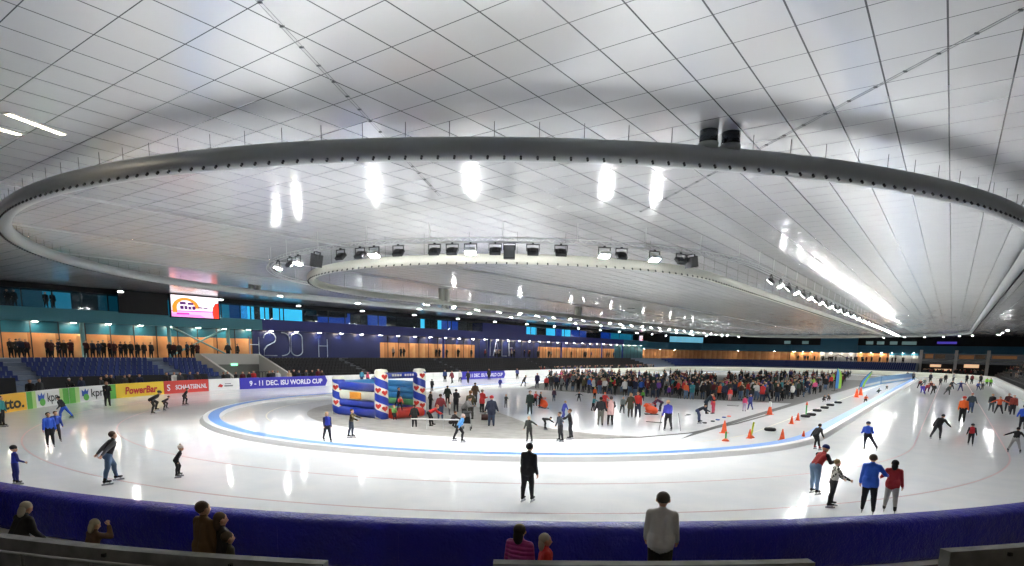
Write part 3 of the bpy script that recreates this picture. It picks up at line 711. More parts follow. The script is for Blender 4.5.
def isu(sa, sb, lab):
    b = Board(sa, sb, pur, lab); L = b.L
    b.text('9 - 11 DEC. ISU WORLD CUP', .72, L*.1, L*.93, .32, txt_w, .022)
    b.shape([(L,0),(L-.35,0),(L-.05,BH/2),(L-.35,BH),(L,BH)], wb); return b
isu(edges[240]-.02, edges[328]+.02, 'violet blue perimeter board with white lettering beside the bouncy castle')
sa = edges[328]-.02; n_ = 4
for k in range(n_):
    s2 = sa-(sa-edges[461]-.02)/(n_-k); lab = ['plain white perimeter board just after the violet board by the castle','plain white perimeter board behind the bouncy castle pillars','plain white perimeter board behind the castle entrance','plain white perimeter board before the distant violet board'][k]
    Board(sa, s2+.02, wb, lab, None, 'board'); sa = s2-.02
isu(edges[461]-.02, edges[505.5]+.02, 'violet blue perimeter board with white lettering in the distance past the castle')
sa = edges[505.5]-.02; send = S_L-LEN_S+31
for k in range(3):
    s2 = sa-(sa-send)/(3-k); Board(sa, s2+.02, wb, ['plain white board right after the distant violet board','plain white board in the middle of the long straight behind the crowd','plain white board leading into the cream far bend'][k], None, 'board'); sa = s2-.02
# ================================================================== bouncy castle
c0 = at(377,419.5); cl = at(333,415.5); cr = at(424,415)
X1, Y0 = c0.x, c0.y+.4; X0 = cl.x-.45; Y1 = cr.y-.2
cas = empty('bouncy_castle', ((X0+X1)/2, (Y0+Y1)/2, 0)); tag(cas, 'blue and white striped inflatable bouncy castle with red hearts on its pillars', 'bouncy castle')
pv_b = mat('castle_blue', (36,62,170), .35, coat=.3); pv_l = mat('castle_light_blue', (72,146,212), .35, coat=.3); pv_w = mat('castle_white', (232,230,214), .35, coat=.3); pv_r = mat('castle_red', (206,58,44), .35, coat=.3); pv_o = mat('castle_orange', (238,160,60), .5); pv_g = mat('castle_green', (110,170,120), .4)
hx, hy = (X1-X0)/2, (Y1-Y0)/2
def puff(name, a, b, r, h, m_, parent=cas):       # sausage with flattened section
    n_ = 14; m = MB(); a = Vector(a); b = Vector(b); L = (b-a).length; t = (b-a)/L; path = []; 
    pr = [(r*math.copysign(abs(math.cos(q))**.7, math.cos(q)), h*math.copysign(abs(math.sin(q))**.7, math.sin(q))) for q in [2*math.pi*k/n_ for k in range(n_)]]
    m.sweep([a, b], pr, mi=0); return m.build(name, m_, parent)
puff('base_tube', (-hx,-hy,.31), (hx+.1,-hy,.31), .34, .31, pv_b); puff('base_tube', (-hx,-hy,.31), (-hx,hy,.31), .34, .31, pv_b); puff('base_tube', (-hx,hy,.31), (hx,hy,.31), .34, .31, pv_b)
m = MB(); m.box(-hx,hx,-hy,hy,.02,.5); m.build('jumping_floor', pv_g, cas)
puff('wall_tube', (-hx,-hy,.84), (hx,-hy,.84), .26, .23, pv_b); puff('wall_tube', (-hx,-hy,1.38), (hx,-hy,1.38), .24, .32, pv_w); o = puff('wall_tube', (-hx,-hy,1.95), (hx,-hy,1.95), .28, .27, pv_b)
m = MB(); m.box(-hx*.15-.35,-hx*.15+.75,-hy-.27,-hy-.2,1.15,1.6); m.build('plate', pv_o, cas)
for k, (z, m_) in enumerate(((.84,pv_g),(1.25,pv_l),(1.66,pv_l),(2.06,pv_l))):
    puff('wall_tube', (-hx,-hy,z), (-hx,hy,z), .24, .22, m_); puff('wall_tube', (-hx,hy,z), (hx*.9,hy,z), .24, .22, m_)
stripe = mat('castle_stripe', (255,255,255), .35, coat=.3); n = N(stripe); tc = n.n('ShaderNodeTexCoord'); sp = n.n('ShaderNodeSeparateXYZ'); n.l(tc.outputs['Object'], sp.inputs[0])
ang = n.math('ARCTAN2', sp.outputs[1], sp.outputs[0])
ph = n.math('FRACT', n.math('ADD', sp.outputs[2], n.math('ADD', n.math('DIVIDE', ang, 2*math.pi), 10.6)))
n.l(n.ramp(ph, [(0,(232,230,214)),(.5,(36,62,170))], 'CONSTANT'), n.b.inputs['Base Color'])
def heart(r, a, z, s, parent):
    pts = []
    for k in range(20):
        t = 2*math.pi*k/20; pts.append((.062*16*math.sin(t)**3, .062*(13*math.cos(t)-5*math.cos(2*t)-2*math.cos(3*t)-math.cos(4*t))))
    m = MB(); vs = [((r+.034)*math.cos(a+x*s/r), (r+.034)*math.sin(a+x*s/r), z+y*s) for x, y in pts]; c = ((r+.036)*math.cos(a), (r+.036)*math.sin(a), z)
    m.add(vs+[c], [(i, (i+1) % 20, 20) for i in range(20)]); m.build('heart_emblem', pv_r, parent)
for x, y, h, cam_face in ((hx,-hy,3.15,1),(hx,hy,3.15,1),(-hx,-hy,2.55,1),(-hx,hy,2.55,0)):
    m = MB(); r = .42; m.lathe((0,0,0), [(0,0.02),(r,.02),(r+.02,.5),(r,h-.16),(r*.8,h-.04),(0,h)], 24)
    p = m.build('pillar', stripe, cas, (x,y,0))
    m = MB(); m.lathe((0,0,0), [(r+.005,h-.2),(r+.005,h-.15),(r*.82,h-.03),(0,h+.012)], 24); m.build('cap', pv_w, p)
    wa = math.atan2(-(cas.location.y+y), -(cas.location.x+x))
    # white where fract(z - a/2pi + .6) < .5 -> centre at z = a/2pi - .35 + k
    for da in (-.5,.5) if cam_face else ():
        a = wa+da
        for k in range(-1, 5):
            z = -a/(2*math.pi)-.35+k
            if .35 < z < h-.35: heart(r, a, z, .2, p)
m = MB(); m.tube([(hx,-hy+.3,2.72),(hx,hy-.3,2.72)], .2, 14); bm_ = m.build('beam', pv_b, cas)
m = MB()
for k in range(9): 
    if k != 4: m.box(hx+.19, hx+.205, -.95+k*.22, -.8+k*.22, 2.68, 2.82)
m.build('pale_mark', pv_w, bm_)
for k, (z, r) in enumerate(((.3,.3),)):
    puff('step_cushion', (hx+.45,-hy+.5,.3), (hx+.45,hy-.45,.3), .48, .3, pv_r)
m = MB(); m.box(hx-.1,hx+.5,-hy+.6,hy-.6,.45,.62); m.build('step_mat', pv_r, cas)
# ================================================================== training cones, markers, tyres, flags
cone_o = mat('cone_orange', (238,92,44), .45); cone_g = mat('marker_green', (70,160,80), .5); cone_y = mat('marker_yellow', (206,216,60), .5); rub = mat('tyre_rubber', (22,22,24), .7)
def cone(px, py, h, lab, white=False):
    p = at(px, py); e = empty('traffic_cone', p); tag(e, lab, 'traffic cone'); r = h*.24
    m = MB(); m.box(-r*1.25,r*1.25,-r*1.25,r*1.25,.004,.03); m.build('base', cone_o, e)
    m = MB(); m.lathe((0,0,0), [(r,.03),(r*.2,h),(0,h+.01)], 16); m.build('body', cone_o, e)
    m = MB(); m.lathe((0,0,0), [(r*.66+.004,h*.45),(r*.42+.004,h*.74)] if not white else [(r*.42+.01,h*.7),(r*.45,h+.12),(0,h+.14)], 16); m.build('band' if not white else 'cap', white_p if white else cone_o, e)
cone(724,433,.72,'orange traffic cone behind the green marker post on the ice'); cone(749.5,438.3,.5,'orange traffic cone leaning against a yellow marker pole'); cone(782,440.3,.6,'orange traffic cone between the yellow marker pole and the crouching skater'); cone(803,440.3,.5,'orange traffic cone closest to the skater in black by the kerb')
cone(791.5,423.8,.52,'lower of two small orange cones standing near the row of tyres'); cone(797.6,420.4,.52,'upper of two small orange cones standing near the row of tyres'); cone(769.5,414.6,.85,'tall orange cone with a white top on the dark floor line', True); cone(856.3,397.3,.95,'orange cone by the red banner behind the kneeling person in orange'); cone(860.5,395.2,.95,'orange cone closest to the green and blue leaning flag')
def marker(px, py, h, m_, lab, lean=0, top=False):
    p = at(px, py); e = empty('marker_post', p); tag(e, lab, 'marker post')
    m = MB(); m.lathe((0,0,0), [(0,.005),(.2,.005),(.17,.05),(.06,.13),(0,.13)], 16); m.build('base', cone_o, e)
    m = MB(); m.bar((0,0,.1),(lean*h,0,h),.045,8); m.build('pole', m_, e)
    if top: m = MB(); m.lathe((lean*h,0,h), [(.09,0),(.03,.22),(0,.23)], 12); m.build('tip', cone_o, e)
marker(725.5,441,.5,cone_g,'green marker post on a round orange foot before the cones'); marker(751,437.6,.85,cone_y,'slanted yellow marker pole beside an orange cone',.1); marker(805.8,416.3,.85,cone_g,'green marker post with orange tip rising beside two black tyres',0,True)
def tyre(px, py, lab, r=.33):
    p = at(px, py); e = empty('tyre', p); tag(e, lab, 'tyre')
    m = MB(); P = []; pr = [(math.cos(R(a))*.09, .1+.095*math.sin(R(a))) for a in range(0,360,36)]
    m.sweep([(r*.75*math.cos(R(a)), r*.75*math.sin(R(a)), 0) for a in range(0,360,15)], pr, True, mi=0); m.build('tread', rub, e)
    m = MB(); m.lathe((0,0,0), [(r*.5,.17),(r*.58,.19),(r*.64,.185)], 24); m.build('sidewall', black, e)
for a in ((770,431,'lone black tyre lying on the ice in front of the tyre row'),(805.4,417.3,'first black tyre at the foot of the green marker post'),(811.2,415.6,'second black tyre right behind the green marker post'),(817,411.5,'third black tyre in the curving row on the ice'),(824.5,408.6,'fourth black tyre in front of the crouching pair'),(830.2,405.9,'fifth black tyre beside the crouching pair'),(838,403.4,'last black tyre of the row towards the flags')): tyre(*a)
flag_g = mat('flag_green', (150,200,70), .6); flag_b = mat('flag_blue', (70,130,200), .6)
def flag(px, py, ptop, lean, lab):
    p = at(px, py); v = p-EYE; dpt = v.dot(CF); h = (py-ptop)*dpt/F; e = empty('feather_flag', p); tag(e, lab, 'flag'); t = CR.copy(); t.z = 0; t.normalize()
    m = MB(); m.box(-.35,.35,-.05,.05,.005,.05); m.box(-.05,.05,-.35,.35,.005,.05); m.build('foot', dark_metal, e)
    pts = [Vector((0,0,.05))+t*(lean*h*(z**2))+Vector((0,0,h*z)) for z in [k/10 for k in range(11)]]
    m = MB(); m.tube(pts, .03, 6); m.build('pole', dark_metal, e)
    w = [.18,.3,.3,.3,.3,.29,.28,.26,.22,.14,.03]
    for nm, k0, k1, a0_, a1_, mm in (('sail',1,10,0,.55,flag_b),('sail',1,10,.55,1,flag_g)):
        m = MB(); vs = []
        nrm = Vector((-t.y, t.x, 0))
        for k in range(k0, k1+1):
            for d in (-.012,.012):
                vs += [pts[k]+t*w[k]*h*.9*a0_+nrm*d, pts[k]+t*w[k]*h*.9*a1_+nrm*d]
        fs = []; q = 4
        for i in range(k1-k0): b0 = i*q; b1 = b0+q; fs += [(b0,b0+1,b1+1,b1),(b0+3,b0+2,b1+2,b1+3),(b0+1,b0+3,b1+3,b1+1),(b0+2,b0,b1,b1+2)]
        m.add(vs, fs); m.build(nm, mm, e)
flag(834.5,391,368.5,.03,'upright green and blue feather flag beside the crowd'); flag(859,389.2,371.5,.62,'green and blue feather flag leaning over by the blue barrier boards')
# light blue inner barrier boards by the far flags
bb = mat('pale_blue_board', (128,172,216), .5); bw = mat('pale_board_white', (220,226,230), .5)
def lowboard(pa, pb, h, lab, strip_=True):
    a = at(*pa); b_ = at(*pb); e = empty('barrier_board', (a+b_)/2); tag(e, lab, 'barrier'); t = (b_-a); L = t.length; t.normalize(); nrm = Vector((-t.y,t.x,0))
    m = MB(); m.obox((0,0,h/2+.01), t, nrm, (0,0,1), L/2, .06, h/2); m.build('panel', bb, e)
    m = MB(); m.obox((0,0,h*.3), t, nrm, (0,0,1), L/2-.3, .066, h*.12); m.build('stripe', bw, e)
lowboard((862,389),(880,384.3),1.3,'pale blue barrier board right under the leaning flag'); lowboard((880.5,384.2),(912,379.6),1.3,'long pale blue barrier board running from the leaning flag to the kerb')
# sticks and pucks on the ice
def stick(pa, pb, lab):
    a = at(*pa, .02); b_ = at(*pb, .02); e = empty('hockey_stick', (a+b_)/2); tag(e, lab, 'stick'); d = (b_-a)/2
    m = MB(); m.bar(-d, d, .02, 6); m.build('shaft', black, e)
    t = d.normalized(); s = Vector((-t.y,t.x,0)); m = MB(); m.obox(d+s*.15, s, t, (0,0,1), .17, .03, .02); m.build('blade', black, e)
stick((646,421.5),(660,422.7),'long black stick lying on the ice beside the skater with poles'); stick((685,415.8),(690.5,414.7),'short black stick lying on the ice near the bending man'); stick((727,405.2),(737,406),'thin black stick lying on the ice by the child in pink')
for k, (px, py, c, nm) in enumerate(((704.7,423.3,(40,40,44),'black'),(712.8,421.6,(70,80,90),'grey'),(717.7,420.2,(60,90,160),'blue'),(724,417.7,(40,70,150),'dark blue'),(729,416.6,(230,90,60),'orange'))):
    e = at(px, py); m = MB(); m.lathe((0,0,0), [(0,.004),(.13,.004),(.15,.03),(.12,.07),(0,.075)], 14); o = m.build('marker_disc', mat('disc_'+nm.replace(' ','_'), c, .5), None, e); tag(o, nm+' round marker disc lying on the ice before the bending man', 'marker')
# skating aids (moulded frames for children to push)
def rx0(a): return Matrix.Rotation(R(a), 3, 'X')
def aid(px, py, s, rot, lab):
    p = at(px, py); e = empty('skating_aid', p); e.rotation_euler = (0,0,rot); tag(e, lab, 'skating aid')
    m = MB(); m.ell((0,-.05*s,.3*s), .22*s,.42*s,.25*s, 14, 9, rot=rx0(18)); m.ell((0,.27*s,.56*s), .13*s,.15*s,.14*s, 12, 8); m.ell((0,.39*s,.52*s), .07*s,.08*s,.06*s, 10, 6); m.ell((.2*s,.12*s,.16*s), .08*s,.2*s,.05*s, 10, 6); m.ell((-.2*s,.12*s,.16*s), .08*s,.2*s,.05*s, 10, 6); m.build('seal_body', cone_o, e)
    m = MB(); m.tube([(-.28*s,.2*s,.6*s),(-.26*s,.02*s,.66*s),(.26*s,.02*s,.66*s),(.28*s,.2*s,.6*s)], .025*s, 6); m.build('handle', cone_o, e)
    for q in (-1,1):
        m = MB(); m.box(.13*s*q-.02,.13*s*q+.02,-.45*s,.35*s,.003,.05); m.build('runner', dark_metal, e)
aid(543,408,1.2,1.2,'orange skating aid pushed by the child in the red jacket'); aid(606,409,1.15,1.9,'orange skating aid behind the woman in the pinkish coat'); aid(650.5,414.5,1.2,2.2,'orange skating aid lying low beside the two small children')
# barrier rail in front of the castle, pushchair, bag
pa, pb = at(411,428.5), at(459,429.5)
e = empty('barrier_rail', (pa+pb)/2); tag(e, 'white barrier rail on thin legs in front of the castle entrance', 'barrier'); d = (pb-pa)/2
m = MB(); m.bar(-d+Vector((0,0,.55)), d+Vector((0,0,.55)), .035, 8); m.build('rail', white_p, e)
for k in (-1,-.35,.35,1):
    m = MB(); m.bar(d*k*.98+Vector((0,0,.01)), d*k*.98+Vector((0,0,.55)), .02, 6); m.build('leg', steel, e)
p = at(467,430); e = empty('pushchair', p); e.rotation_euler = (0,0,.6); tag(e, 'black pushchair parked behind the skater in the light blue jacket', 'pushchair')
m = MB(); m.sweep([(0,.25,.38),(0,-.1,.4),(0,-.28,.85)], [(.2,-.03),(.2,.03),(-.2,.03),(-.2,-.03)], mi=0, sm=False); m.build('seat', black, e)
m = MB(); m.sweep([(0,-.3,.78),(0,-.2,1.0),(0,.02,1.06),(0,.15,.95)], [(.24,-.02),(.24,.02),(-.24,.02),(-.24,-.02)], mi=0, sm=False); m.build('hood', dark_metal, e)
for q in (-1,1):
    m = MB(); m.tube([(q*.22,.35,.12),(q*.22,-.2,.5),(q*.22,-.55,1.0)], .018, 6); m.bar((q*.22,-.3,.12),(q*.22,.0,.4),.018,6); m.build('frame', steel, e)
    for y in (-.3,.35):
        m = MB(); m.sweep([(q*.22, y+.1*math.cos(R(a)), .125+.1*math.sin(R(a))) for a in range(0,360,30)], [(.02*math.cos(R(b)), .02*math.sin(R(b))) for b in range(0,360,60)], True, mi=0, up=(1,0,0)); m.build('wheel', rub, e)
m = MB(); m.bar((-.22,-.55,1.0),(.22,-.55,1.0),.02,6); m.build('handle', black, e)
p = at(487,420.3); e = empty('sports_bag', p); e.rotation_euler = (0,0,.7); tag(e, 'dark brown sports bag on the ice edge beside the man in navy coat', 'bag')
m = MB(); m.sweep([(-.36,0,.2),(-.3,0,.2),(.3,0,.2),(.36,0,.2)], [(.2*math.cos(R(a)), .19*math.sin(R(a))) for a in range(0,360,30)], mi=0); m.build('body', mat('bag_brown', (72,44,40), .7), e)
m = MB(); m.tube([(-.15,0,.38),(-.1,0,.5),(.1,0,.5),(.15,0,.38)], .018, 6); m.build('handle', black, e)
# ================================================================== people
def rx(a): return Matrix.Rotation(R(a), 3, 'X')
def ry(a): return Matrix.Rotation(R(a), 3, 'Y')
def rz(a): return Matrix.Rotation(R(a), 3, 'Z')
SKIN, TOP, BOT, HAIR, SHOE, ACC = range(6)
DEF = dict(lean=4, side=0, twist=0, hl=0, hr=0, al=3, ar=3, kl=2, kr=2, sl=0, sr=0, bl=9, br=9, el=14, er=14, hp=None, hy=0, fl=0, fr=0)
POSE = {
 'stand': {}, 'stand2': dict(al=6, ar=2, hr=4, kr=8, er=55, sr=8), 'hands': dict(sl=20, sr=20, el=85, er=80, bl=2, br=2), 'pocket': dict(bl=20, br=20, el=35, er=35, sl=-12, sr=-12),
 'phone': dict(sr=55, er=105, br=12, hp=15), 'lookdown': dict(hp=25, lean=8, sl=15, sr=12, el=45, er=40),
 'glide': dict(lean=18, hl=22, kl=24, hr=-10, kr=16, sl=-12, sr=16, bl=14, br=14), 'glide2': dict(lean=22, hl=-14, kl=18, hr=28, kr=34, sl=22, sr=-22, bl=16, br=18, ar=6),
 'behind': dict(lean=16, hl=18, kl=20, hr=-8, kr=12, sl=-46, sr=-46, bl=2, br=2, el=10, er=10), 'walk': dict(hl=18, kl=8, hr=-16, kr=14, sl=-16, sr=18),
 'crouch': dict(lean=58, hl=62, kl=78, hr=14, kr=34, ar=16, sl=-62, sr=-58, bl=4, br=4, el=12, er=12, hp=18), 'crouch2': dict(lean=60, hl=20, kl=36, hr=66, kr=84, al=20, sl=-30, sr=60, bl=6, br=24, el=50, er=12, hp=14),
 'stride': dict(lean=34, hl=34, kl=44, hr=-6, kr=8, ar=26, sl=-34, sr=-20, bl=20, br=26, el=20, er=26, hp=12), 'stride2': dict(lean=30, hr=34, kr=42, hl=-8, kl=8, al=26, sl=10, sr=-40, bl=46, br=14, el=16, er=14, hp=10),
 'armsout': dict(lean=14, al=16, ar=14, hl=8, kl=14, kr=12, bl=66, br=62, el=10, er=14), 'armleft': dict(lean=10, al=7, ar=7, kl=8, kr=8, bl=70, br=14, el=8, er=20, sl=10), 'armfwd': dict(lean=8, sl=62, sr=40, el=10, er=30, hl=8, kl=12, hr=-6, kr=8),
 'bend': dict(lean=92, hl=28, kl=30, hr=18, kr=26, al=10, ar=8, sl=58, sr=48, bl=4, br=4, hp=60), 'bendk': dict(lean=60, hl=30, kl=22, hr=10, kr=10, al=8, ar=8, sl=40, sr=52, hp=40),
 'squat': dict(lean=34, hl=104, kl=128, hr=92, kr=122, al=14, ar=16, sl=55, sr=50, el=30, er=36, hp=12, fl=20, fr=20), 'sit': dict(lean=6, hl=86, kl=86, hr=88, kr=84, sl=30, sr=28, el=50, er=55),
 'linkl': dict(lean=8, al=6, ar=4, hl=10, kl=12, hr=-8, kr=10, sl=18, bl=30, el=50, er=16), 'linkr': dict(lean=8, al=4, ar=6, hl=8, kl=12, hr=-8, kr=14, sr=16, br=34, er=58, el=14),
 'leanfwd': dict(lean=40, hl=8, kl=4, hr=2, kr=2, sl=24, sr=30, el=70, er=70, bl=6, br=6, hp=26),
}
def skeleton(pose, bulk=1.0, coat=0.0, skirt=False, hood=False, child=False):
    q = dict(DEF); q.update(POSE[pose] if isinstance(pose, str) else pose)
    Rt = rz(q['twist']) @ ry(q['side']) @ rx(-q['lean']); hs = 1.22 if child else 1.0
    P = lambda x, y, z: Rt @ Vector((x, y, z))
    caps = []
    def cp(a, b, ra, rb, z): caps.append((Vector(a), Vector(b), ra, rb, z))
    bk = bulk
    sw = .108 if not child else .095
    # trunk
    sb = 1+(bk-1)*.55
    for sg in (-1, 1):
        cp(P(.044*sg,0,.0), P(.044*sg,.0,.11), .066*bk, .058*bk, TOP); cp(P(.044*sg,0,.11), P(.052*sg,.004,.215), .058*bk, .056*bk, TOP); cp(P(.052*sg,.002,.215), P(.062*sg,0,.252), .056*bk, .042*sb, TOP)
        cp(P(.012*sg,-.006,.298), P(sw*.95*sg,-.002,.262), .030, .036*sb, TOP)
    cp(P(0,.010,.06), P(0,.016,.235), .064*bk, .062*bk, TOP); cp(P(0,0,.25), P(0,-.004,.31), .05*sb, .037*sb, TOP)
    for sg, h, ab in ((-1,q['hl'],q['al']),(1,q['hr'],q['ar'])): pass
    neck = P(0,-.002,.305); cp(P(0,0,.27), neck+Rt@Vector((0,0,.03)), .036, .031, TOP if hood else SKIN)
    hp = q['hp'] if q['hp'] is not None else q['lean']*.35
    Rh = rz(-q['hy']) @ rx(-hp) @ ry(q['side']*.4); hb = neck+P(0,.0,.022)
    H = lambda x, y, z: hb+Rh @ Vector((x*hs, y*hs, z*hs))
    head = dict(R=Rh, c=H(0,-.004,.07), s=hs)
    cp(H(0,-.012,.075), H(0,.0,.08), .062*hs, .058*hs, SKIN); cp(H(0,.02,.035), H(0,.012,.07), .04*hs, .05*hs, SKIN); cp(H(0,.06,.056), H(0,.066,.048), .009*hs, .012*hs, SKIN)
    for sg in (-1,1): cp(H(.06*sg,-.004,.052), H(.061*sg,-.006,.07), .01*hs, .013*hs, SKIN)
    ends = {}
    for sg, nm in ((-1,'l'),(1,'r')):
        s_ = P(sw*1.0*sg, 0, .262); A = ry(-q['b'+nm]*sg) @ rx(q['s'+nm])
        if abs(q['twist']) > 1: A = rz(q['twist']) @ A
        e_ = s_+A @ Vector((0,0,-.165)); B = A @ rx(q['e'+nm]); w_ = e_+B @ Vector((0,0,-.142)); hd = w_+B @ Vector((0,.0,-.045))
        ab = .85+.25*(bk-1)*2+.15*0
        cp(s_, e_, .041*sb, .035*sb, ACC); cp(e_, w_, .034*bk, .026*bk, ACC); cp(w_+B@Vector((0,0,-.01)), hd, .019, .021, SKIN)
        ends['hand'+nm] = (hd, B)
        h_ = P(.05*sg, 0, -.0) if q['lean'] < 30 else Vector((.05*sg,0,0)); Lg = ry(-q['a'+nm]*sg) @ rx(q['h'+nm])
        k_ = h_+Lg @ Vector((0,0,-.245)); S = Lg @ rx(-q['k'+nm]); an = k_+S @ Vector((0,0,-.235))
        lb = min(1.12, .4+.6*bk)
        cp(h_, k_, .068*lb, .047*lb, BOT); cp(k_, k_+S@Vector((0,-.012,-.08)), .044*lb, .044*lb, BOT); cp(k_+S@Vector((0,-.012,-.08)), an, .043*lb, .029*lb, BOT)
        fd = rx(-q['f'+nm]) @ Vector((0,1,0)) if q['k'+nm]-q['h'+nm] < 60 else Vector((0,.8,-.2))
        cp(an+Vector((0,-.022,-.022)), an+Vector((0,0,-.022))+fd*.095, .026, .02, SHOE); cp(an+Vector((0,0,.03)), an+Vector((0,-.005,-.02)), .032, .03, SHOE)
        ends['foot'+nm] = (an+Vector((0,0,-.045)), fd)
        if coat > 0: cp(h_+Vector((0,0,.03)), h_+(k_-h_)*coat, .072*bk, .07*bk, TOP)
        if skirt: cp(h_, h_+(k_-h_)*.55, .07, .095, TOP)
    if not coat: cp(P(-.03,0,-.03), P(.03,0,-.03), .07*min(bk,1.1), .07*min(bk,1.1), BOT)
    else: cp(P(-.035,0,-.03), P(.035,0,-.03), .076*bk, .076*bk, TOP)
    if hood: cp(H(0,-.03,.09), H(0,-.045,.03), .06*hs, .062*hs, HAIR)
    low = min(min(a.z-ra, b.z-rb) for a, b, ra, rb, z in caps if z == SHOE)
    return caps, head, ends, low
def capsule_mesh(caps, sc, dz, seg=10):
    V = []; Fc = []
    for a, b, ra, rb, z in caps:
        a = (a+Vector((0,0,dz)))*sc; b = (b+Vector((0,0,dz)))*sc; ra *= sc; rb *= sc
        d = b-a; L = d.length; t = d/L if L > 1e-6 else Vector((0,0,1)); u = t.orthogonal().normalized(); w = t.cross(u); rings = []
        for th in (-90,-60,-30,0): rings.append((a+t*ra*math.sin(R(th)), ra*math.cos(R(th))))
        for th in (0,30,60,90): rings.append((b+t*rb*math.sin(R(th)), rb*math.cos(R(th))))
        base = len(V)
        for c, r in rings:
            r = max(r, 1e-4)
            for k in range(seg): V.append(tuple(c+(u*math.cos(2*math.pi*k/seg)+w*math.sin(2*math.pi*k/seg))*r))
        n_ = len(rings)
        for i in range(n_-1):
            for k in range(seg): Fc.append((base+i*seg+k, base+i*seg+(k+1) % seg, base+(i+1)*seg+(k+1) % seg, base+(i+1)*seg+k))
        Fc.append(tuple(base+k for k in reversed(range(seg)))); Fc.append(tuple(base+(n_-1)*seg+k for k in range(seg)))
    return V, Fc
def body_mesh(name, pose, h, voxel, bulk=1., coat=0., skirt=False, hood=False, child=False, lift=0., hairzone=None, fingers=False, eyes=False):
    caps, head, ends, low = skeleton(pose, bulk, coat, skirt, hood, child); sc = h; dz = -low+lift/sc
    V, Fc = capsule_mesh(caps, sc, dz)
    me = bpy.data.meshes.new('tmp'); me.from_pydata(V, [], Fc); ob = bpy.data.objects.new('tmp', me); C.objects.link(ob)
    md = ob.modifiers.new('r', 'REMESH'); md.mode = 'VOXEL'; md.voxel_size = voxel
    sm = ob.modifiers.new('s', 'SMOOTH'); sm.iterations = 2 if voxel < .03 else 1; sm.factor = .5
    dg = bpy.context.evaluated_depsgraph_get(); dg.update(); r = bpy.data.meshes.new_from_object(ob.evaluated_get(dg)); bpy.data.objects.remove(ob); bpy.data.meshes.remove(me)
    nf = len(r.polygons); ctr = np.empty(nf*3); r.polygons.foreach_get('center', ctr); ctr = ctr.reshape(-1, 3); best = np.full(nf, 9.); zi = np.zeros(nf, int)
    D = Vector((0,0,dz))
    for a, b, ra, rb, z in caps:
        a = np.array((a+D)*sc); b = np.array((b+D)*sc); d = b-a; L2 = max(d@d, 1e-9); t = np.clip(((ctr-a)@d)/L2, 0, 1)
        dist = np.linalg.norm(ctr-(a+t[:,None]*d), axis=1)-(ra+(rb-ra)*t)*sc
        k = dist < best; best[k] = dist[k]; zi[k] = z
    hc = np.array((head['c']+D)*sc); Ri = np.array(head['R'].transposed()); loc = (ctr-hc)@Ri.T/(sc*head['s'])
    if hairzone is not None:
        isk = (zi == SKIN) & (np.linalg.norm(loc, axis=1) < .1)
        if hairzone == 'short': m_ = isk & (loc[:,2]+.9*(-loc[:,1]) > .012)
        elif hairzone == 'hat': m_ = isk & (loc[:,2] > .012-loc[:,1]*.12)
        elif hairzone == 'long': m_ = isk & ((loc[:,1] < .022) | (loc[:,2] > .042))
        else: m_ = isk & False
        zi[m_] = HAIR
    verts = np.empty(len(r.vertices)*3); r.vertices.foreach_get('co', verts); v = [tuple(x) for x in verts.reshape(-1,3)]; f = [tuple(p.vertices) for p in r.polygons]
    bpy.data.meshes.remove(r); mb = MB(); mb.v = v; mb.f = f; mb.mi = [int(x) for x in zi]; mb.sm = [True]*len(f)
    if fingers:
        for nm, sg in (('l',-1),('r',1)):
            c, B = ends['hand'+nm]
            fc = []
            for k in range(4):
                x = (-.018+.012*k); L = (.028,.034,.032,.025)[k]; p0 = c+B@Vector((0,x,-.012)); p1 = p0+B@Vector((-.004*sg,x*.15,-L*.55)); p2 = p1+B@Vector((-.016*sg,0,-L*.4))
                fc += [(p0,p1,.0056,.0052,0),(p1,p2,.0052,.0042,0)]
            t0 = c+B@Vector((-.004*sg,.016,.012)); t1 = t0+B@Vector((-.008*sg,.017,-.02)); fc += [(t0,t1,.0065,.0058,0),(t1,t1+B@Vector((-.008*sg,.002,-.018)),.0056,.0045,0)]
            V2, F2 = capsule_mesh(fc, sc, dz, 6); mb.add(V2, F2, SKIN, True)
    if eyes:
        for sg in (-1,1):
            p = (head['c']+D+head['R']@Vector((.024*sg,.0535,.0))*head['s'])*sc; mb.ell(p, .006*sc, .004*sc, .005*sc, 6, 4, mi=SHOE)
    zmax = max(x[2] for x in mb.v)
    return mb, zmax, head, ends, dz, sc
def hair_child(kind, head, dz, sc, m_, parent, s):
    m = MB(); Rr = head['R']; hs = head['s']; c = (head['c']+Vector((0,0,dz)))
    if kind in ('short','long'):
        m.ell((c+Rr@Vector((0,-.014,.016))*hs)*sc, .0645*hs*sc, .0655*hs*sc, .0635*hs*sc, 14, 9, rot=Rr)
        if kind == 'long': m.ell((c+Rr@Vector((0,-.045,-.045))*hs)*sc, .056*hs*sc, .036*hs*sc, .085*hs*sc, 12, 8, rot=Rr)
        nm = 'hair'
    elif kind == 'helmet': m.ell((c+Rr@Vector((0,-.004,.026))*hs)*sc, .074*hs*sc, .082*hs*sc, .06*hs*sc, 14, 9, rot=Rr); nm = 'helmet'
    else:
        m.ell((c+Rr@Vector((0,-.008,.034))*hs)*sc, .071*hs*sc, .073*hs*sc, .060*hs*sc, 14, 9, rot=Rr)
        if kind == 'pom': m.ell((c+Rr@Vector((0,-.01,.105))*hs)*sc, .026*hs*sc, .026*hs*sc, .026*hs*sc, 10, 7)
        nm = 'knit_hat'
    return m.build(nm, m_, parent)
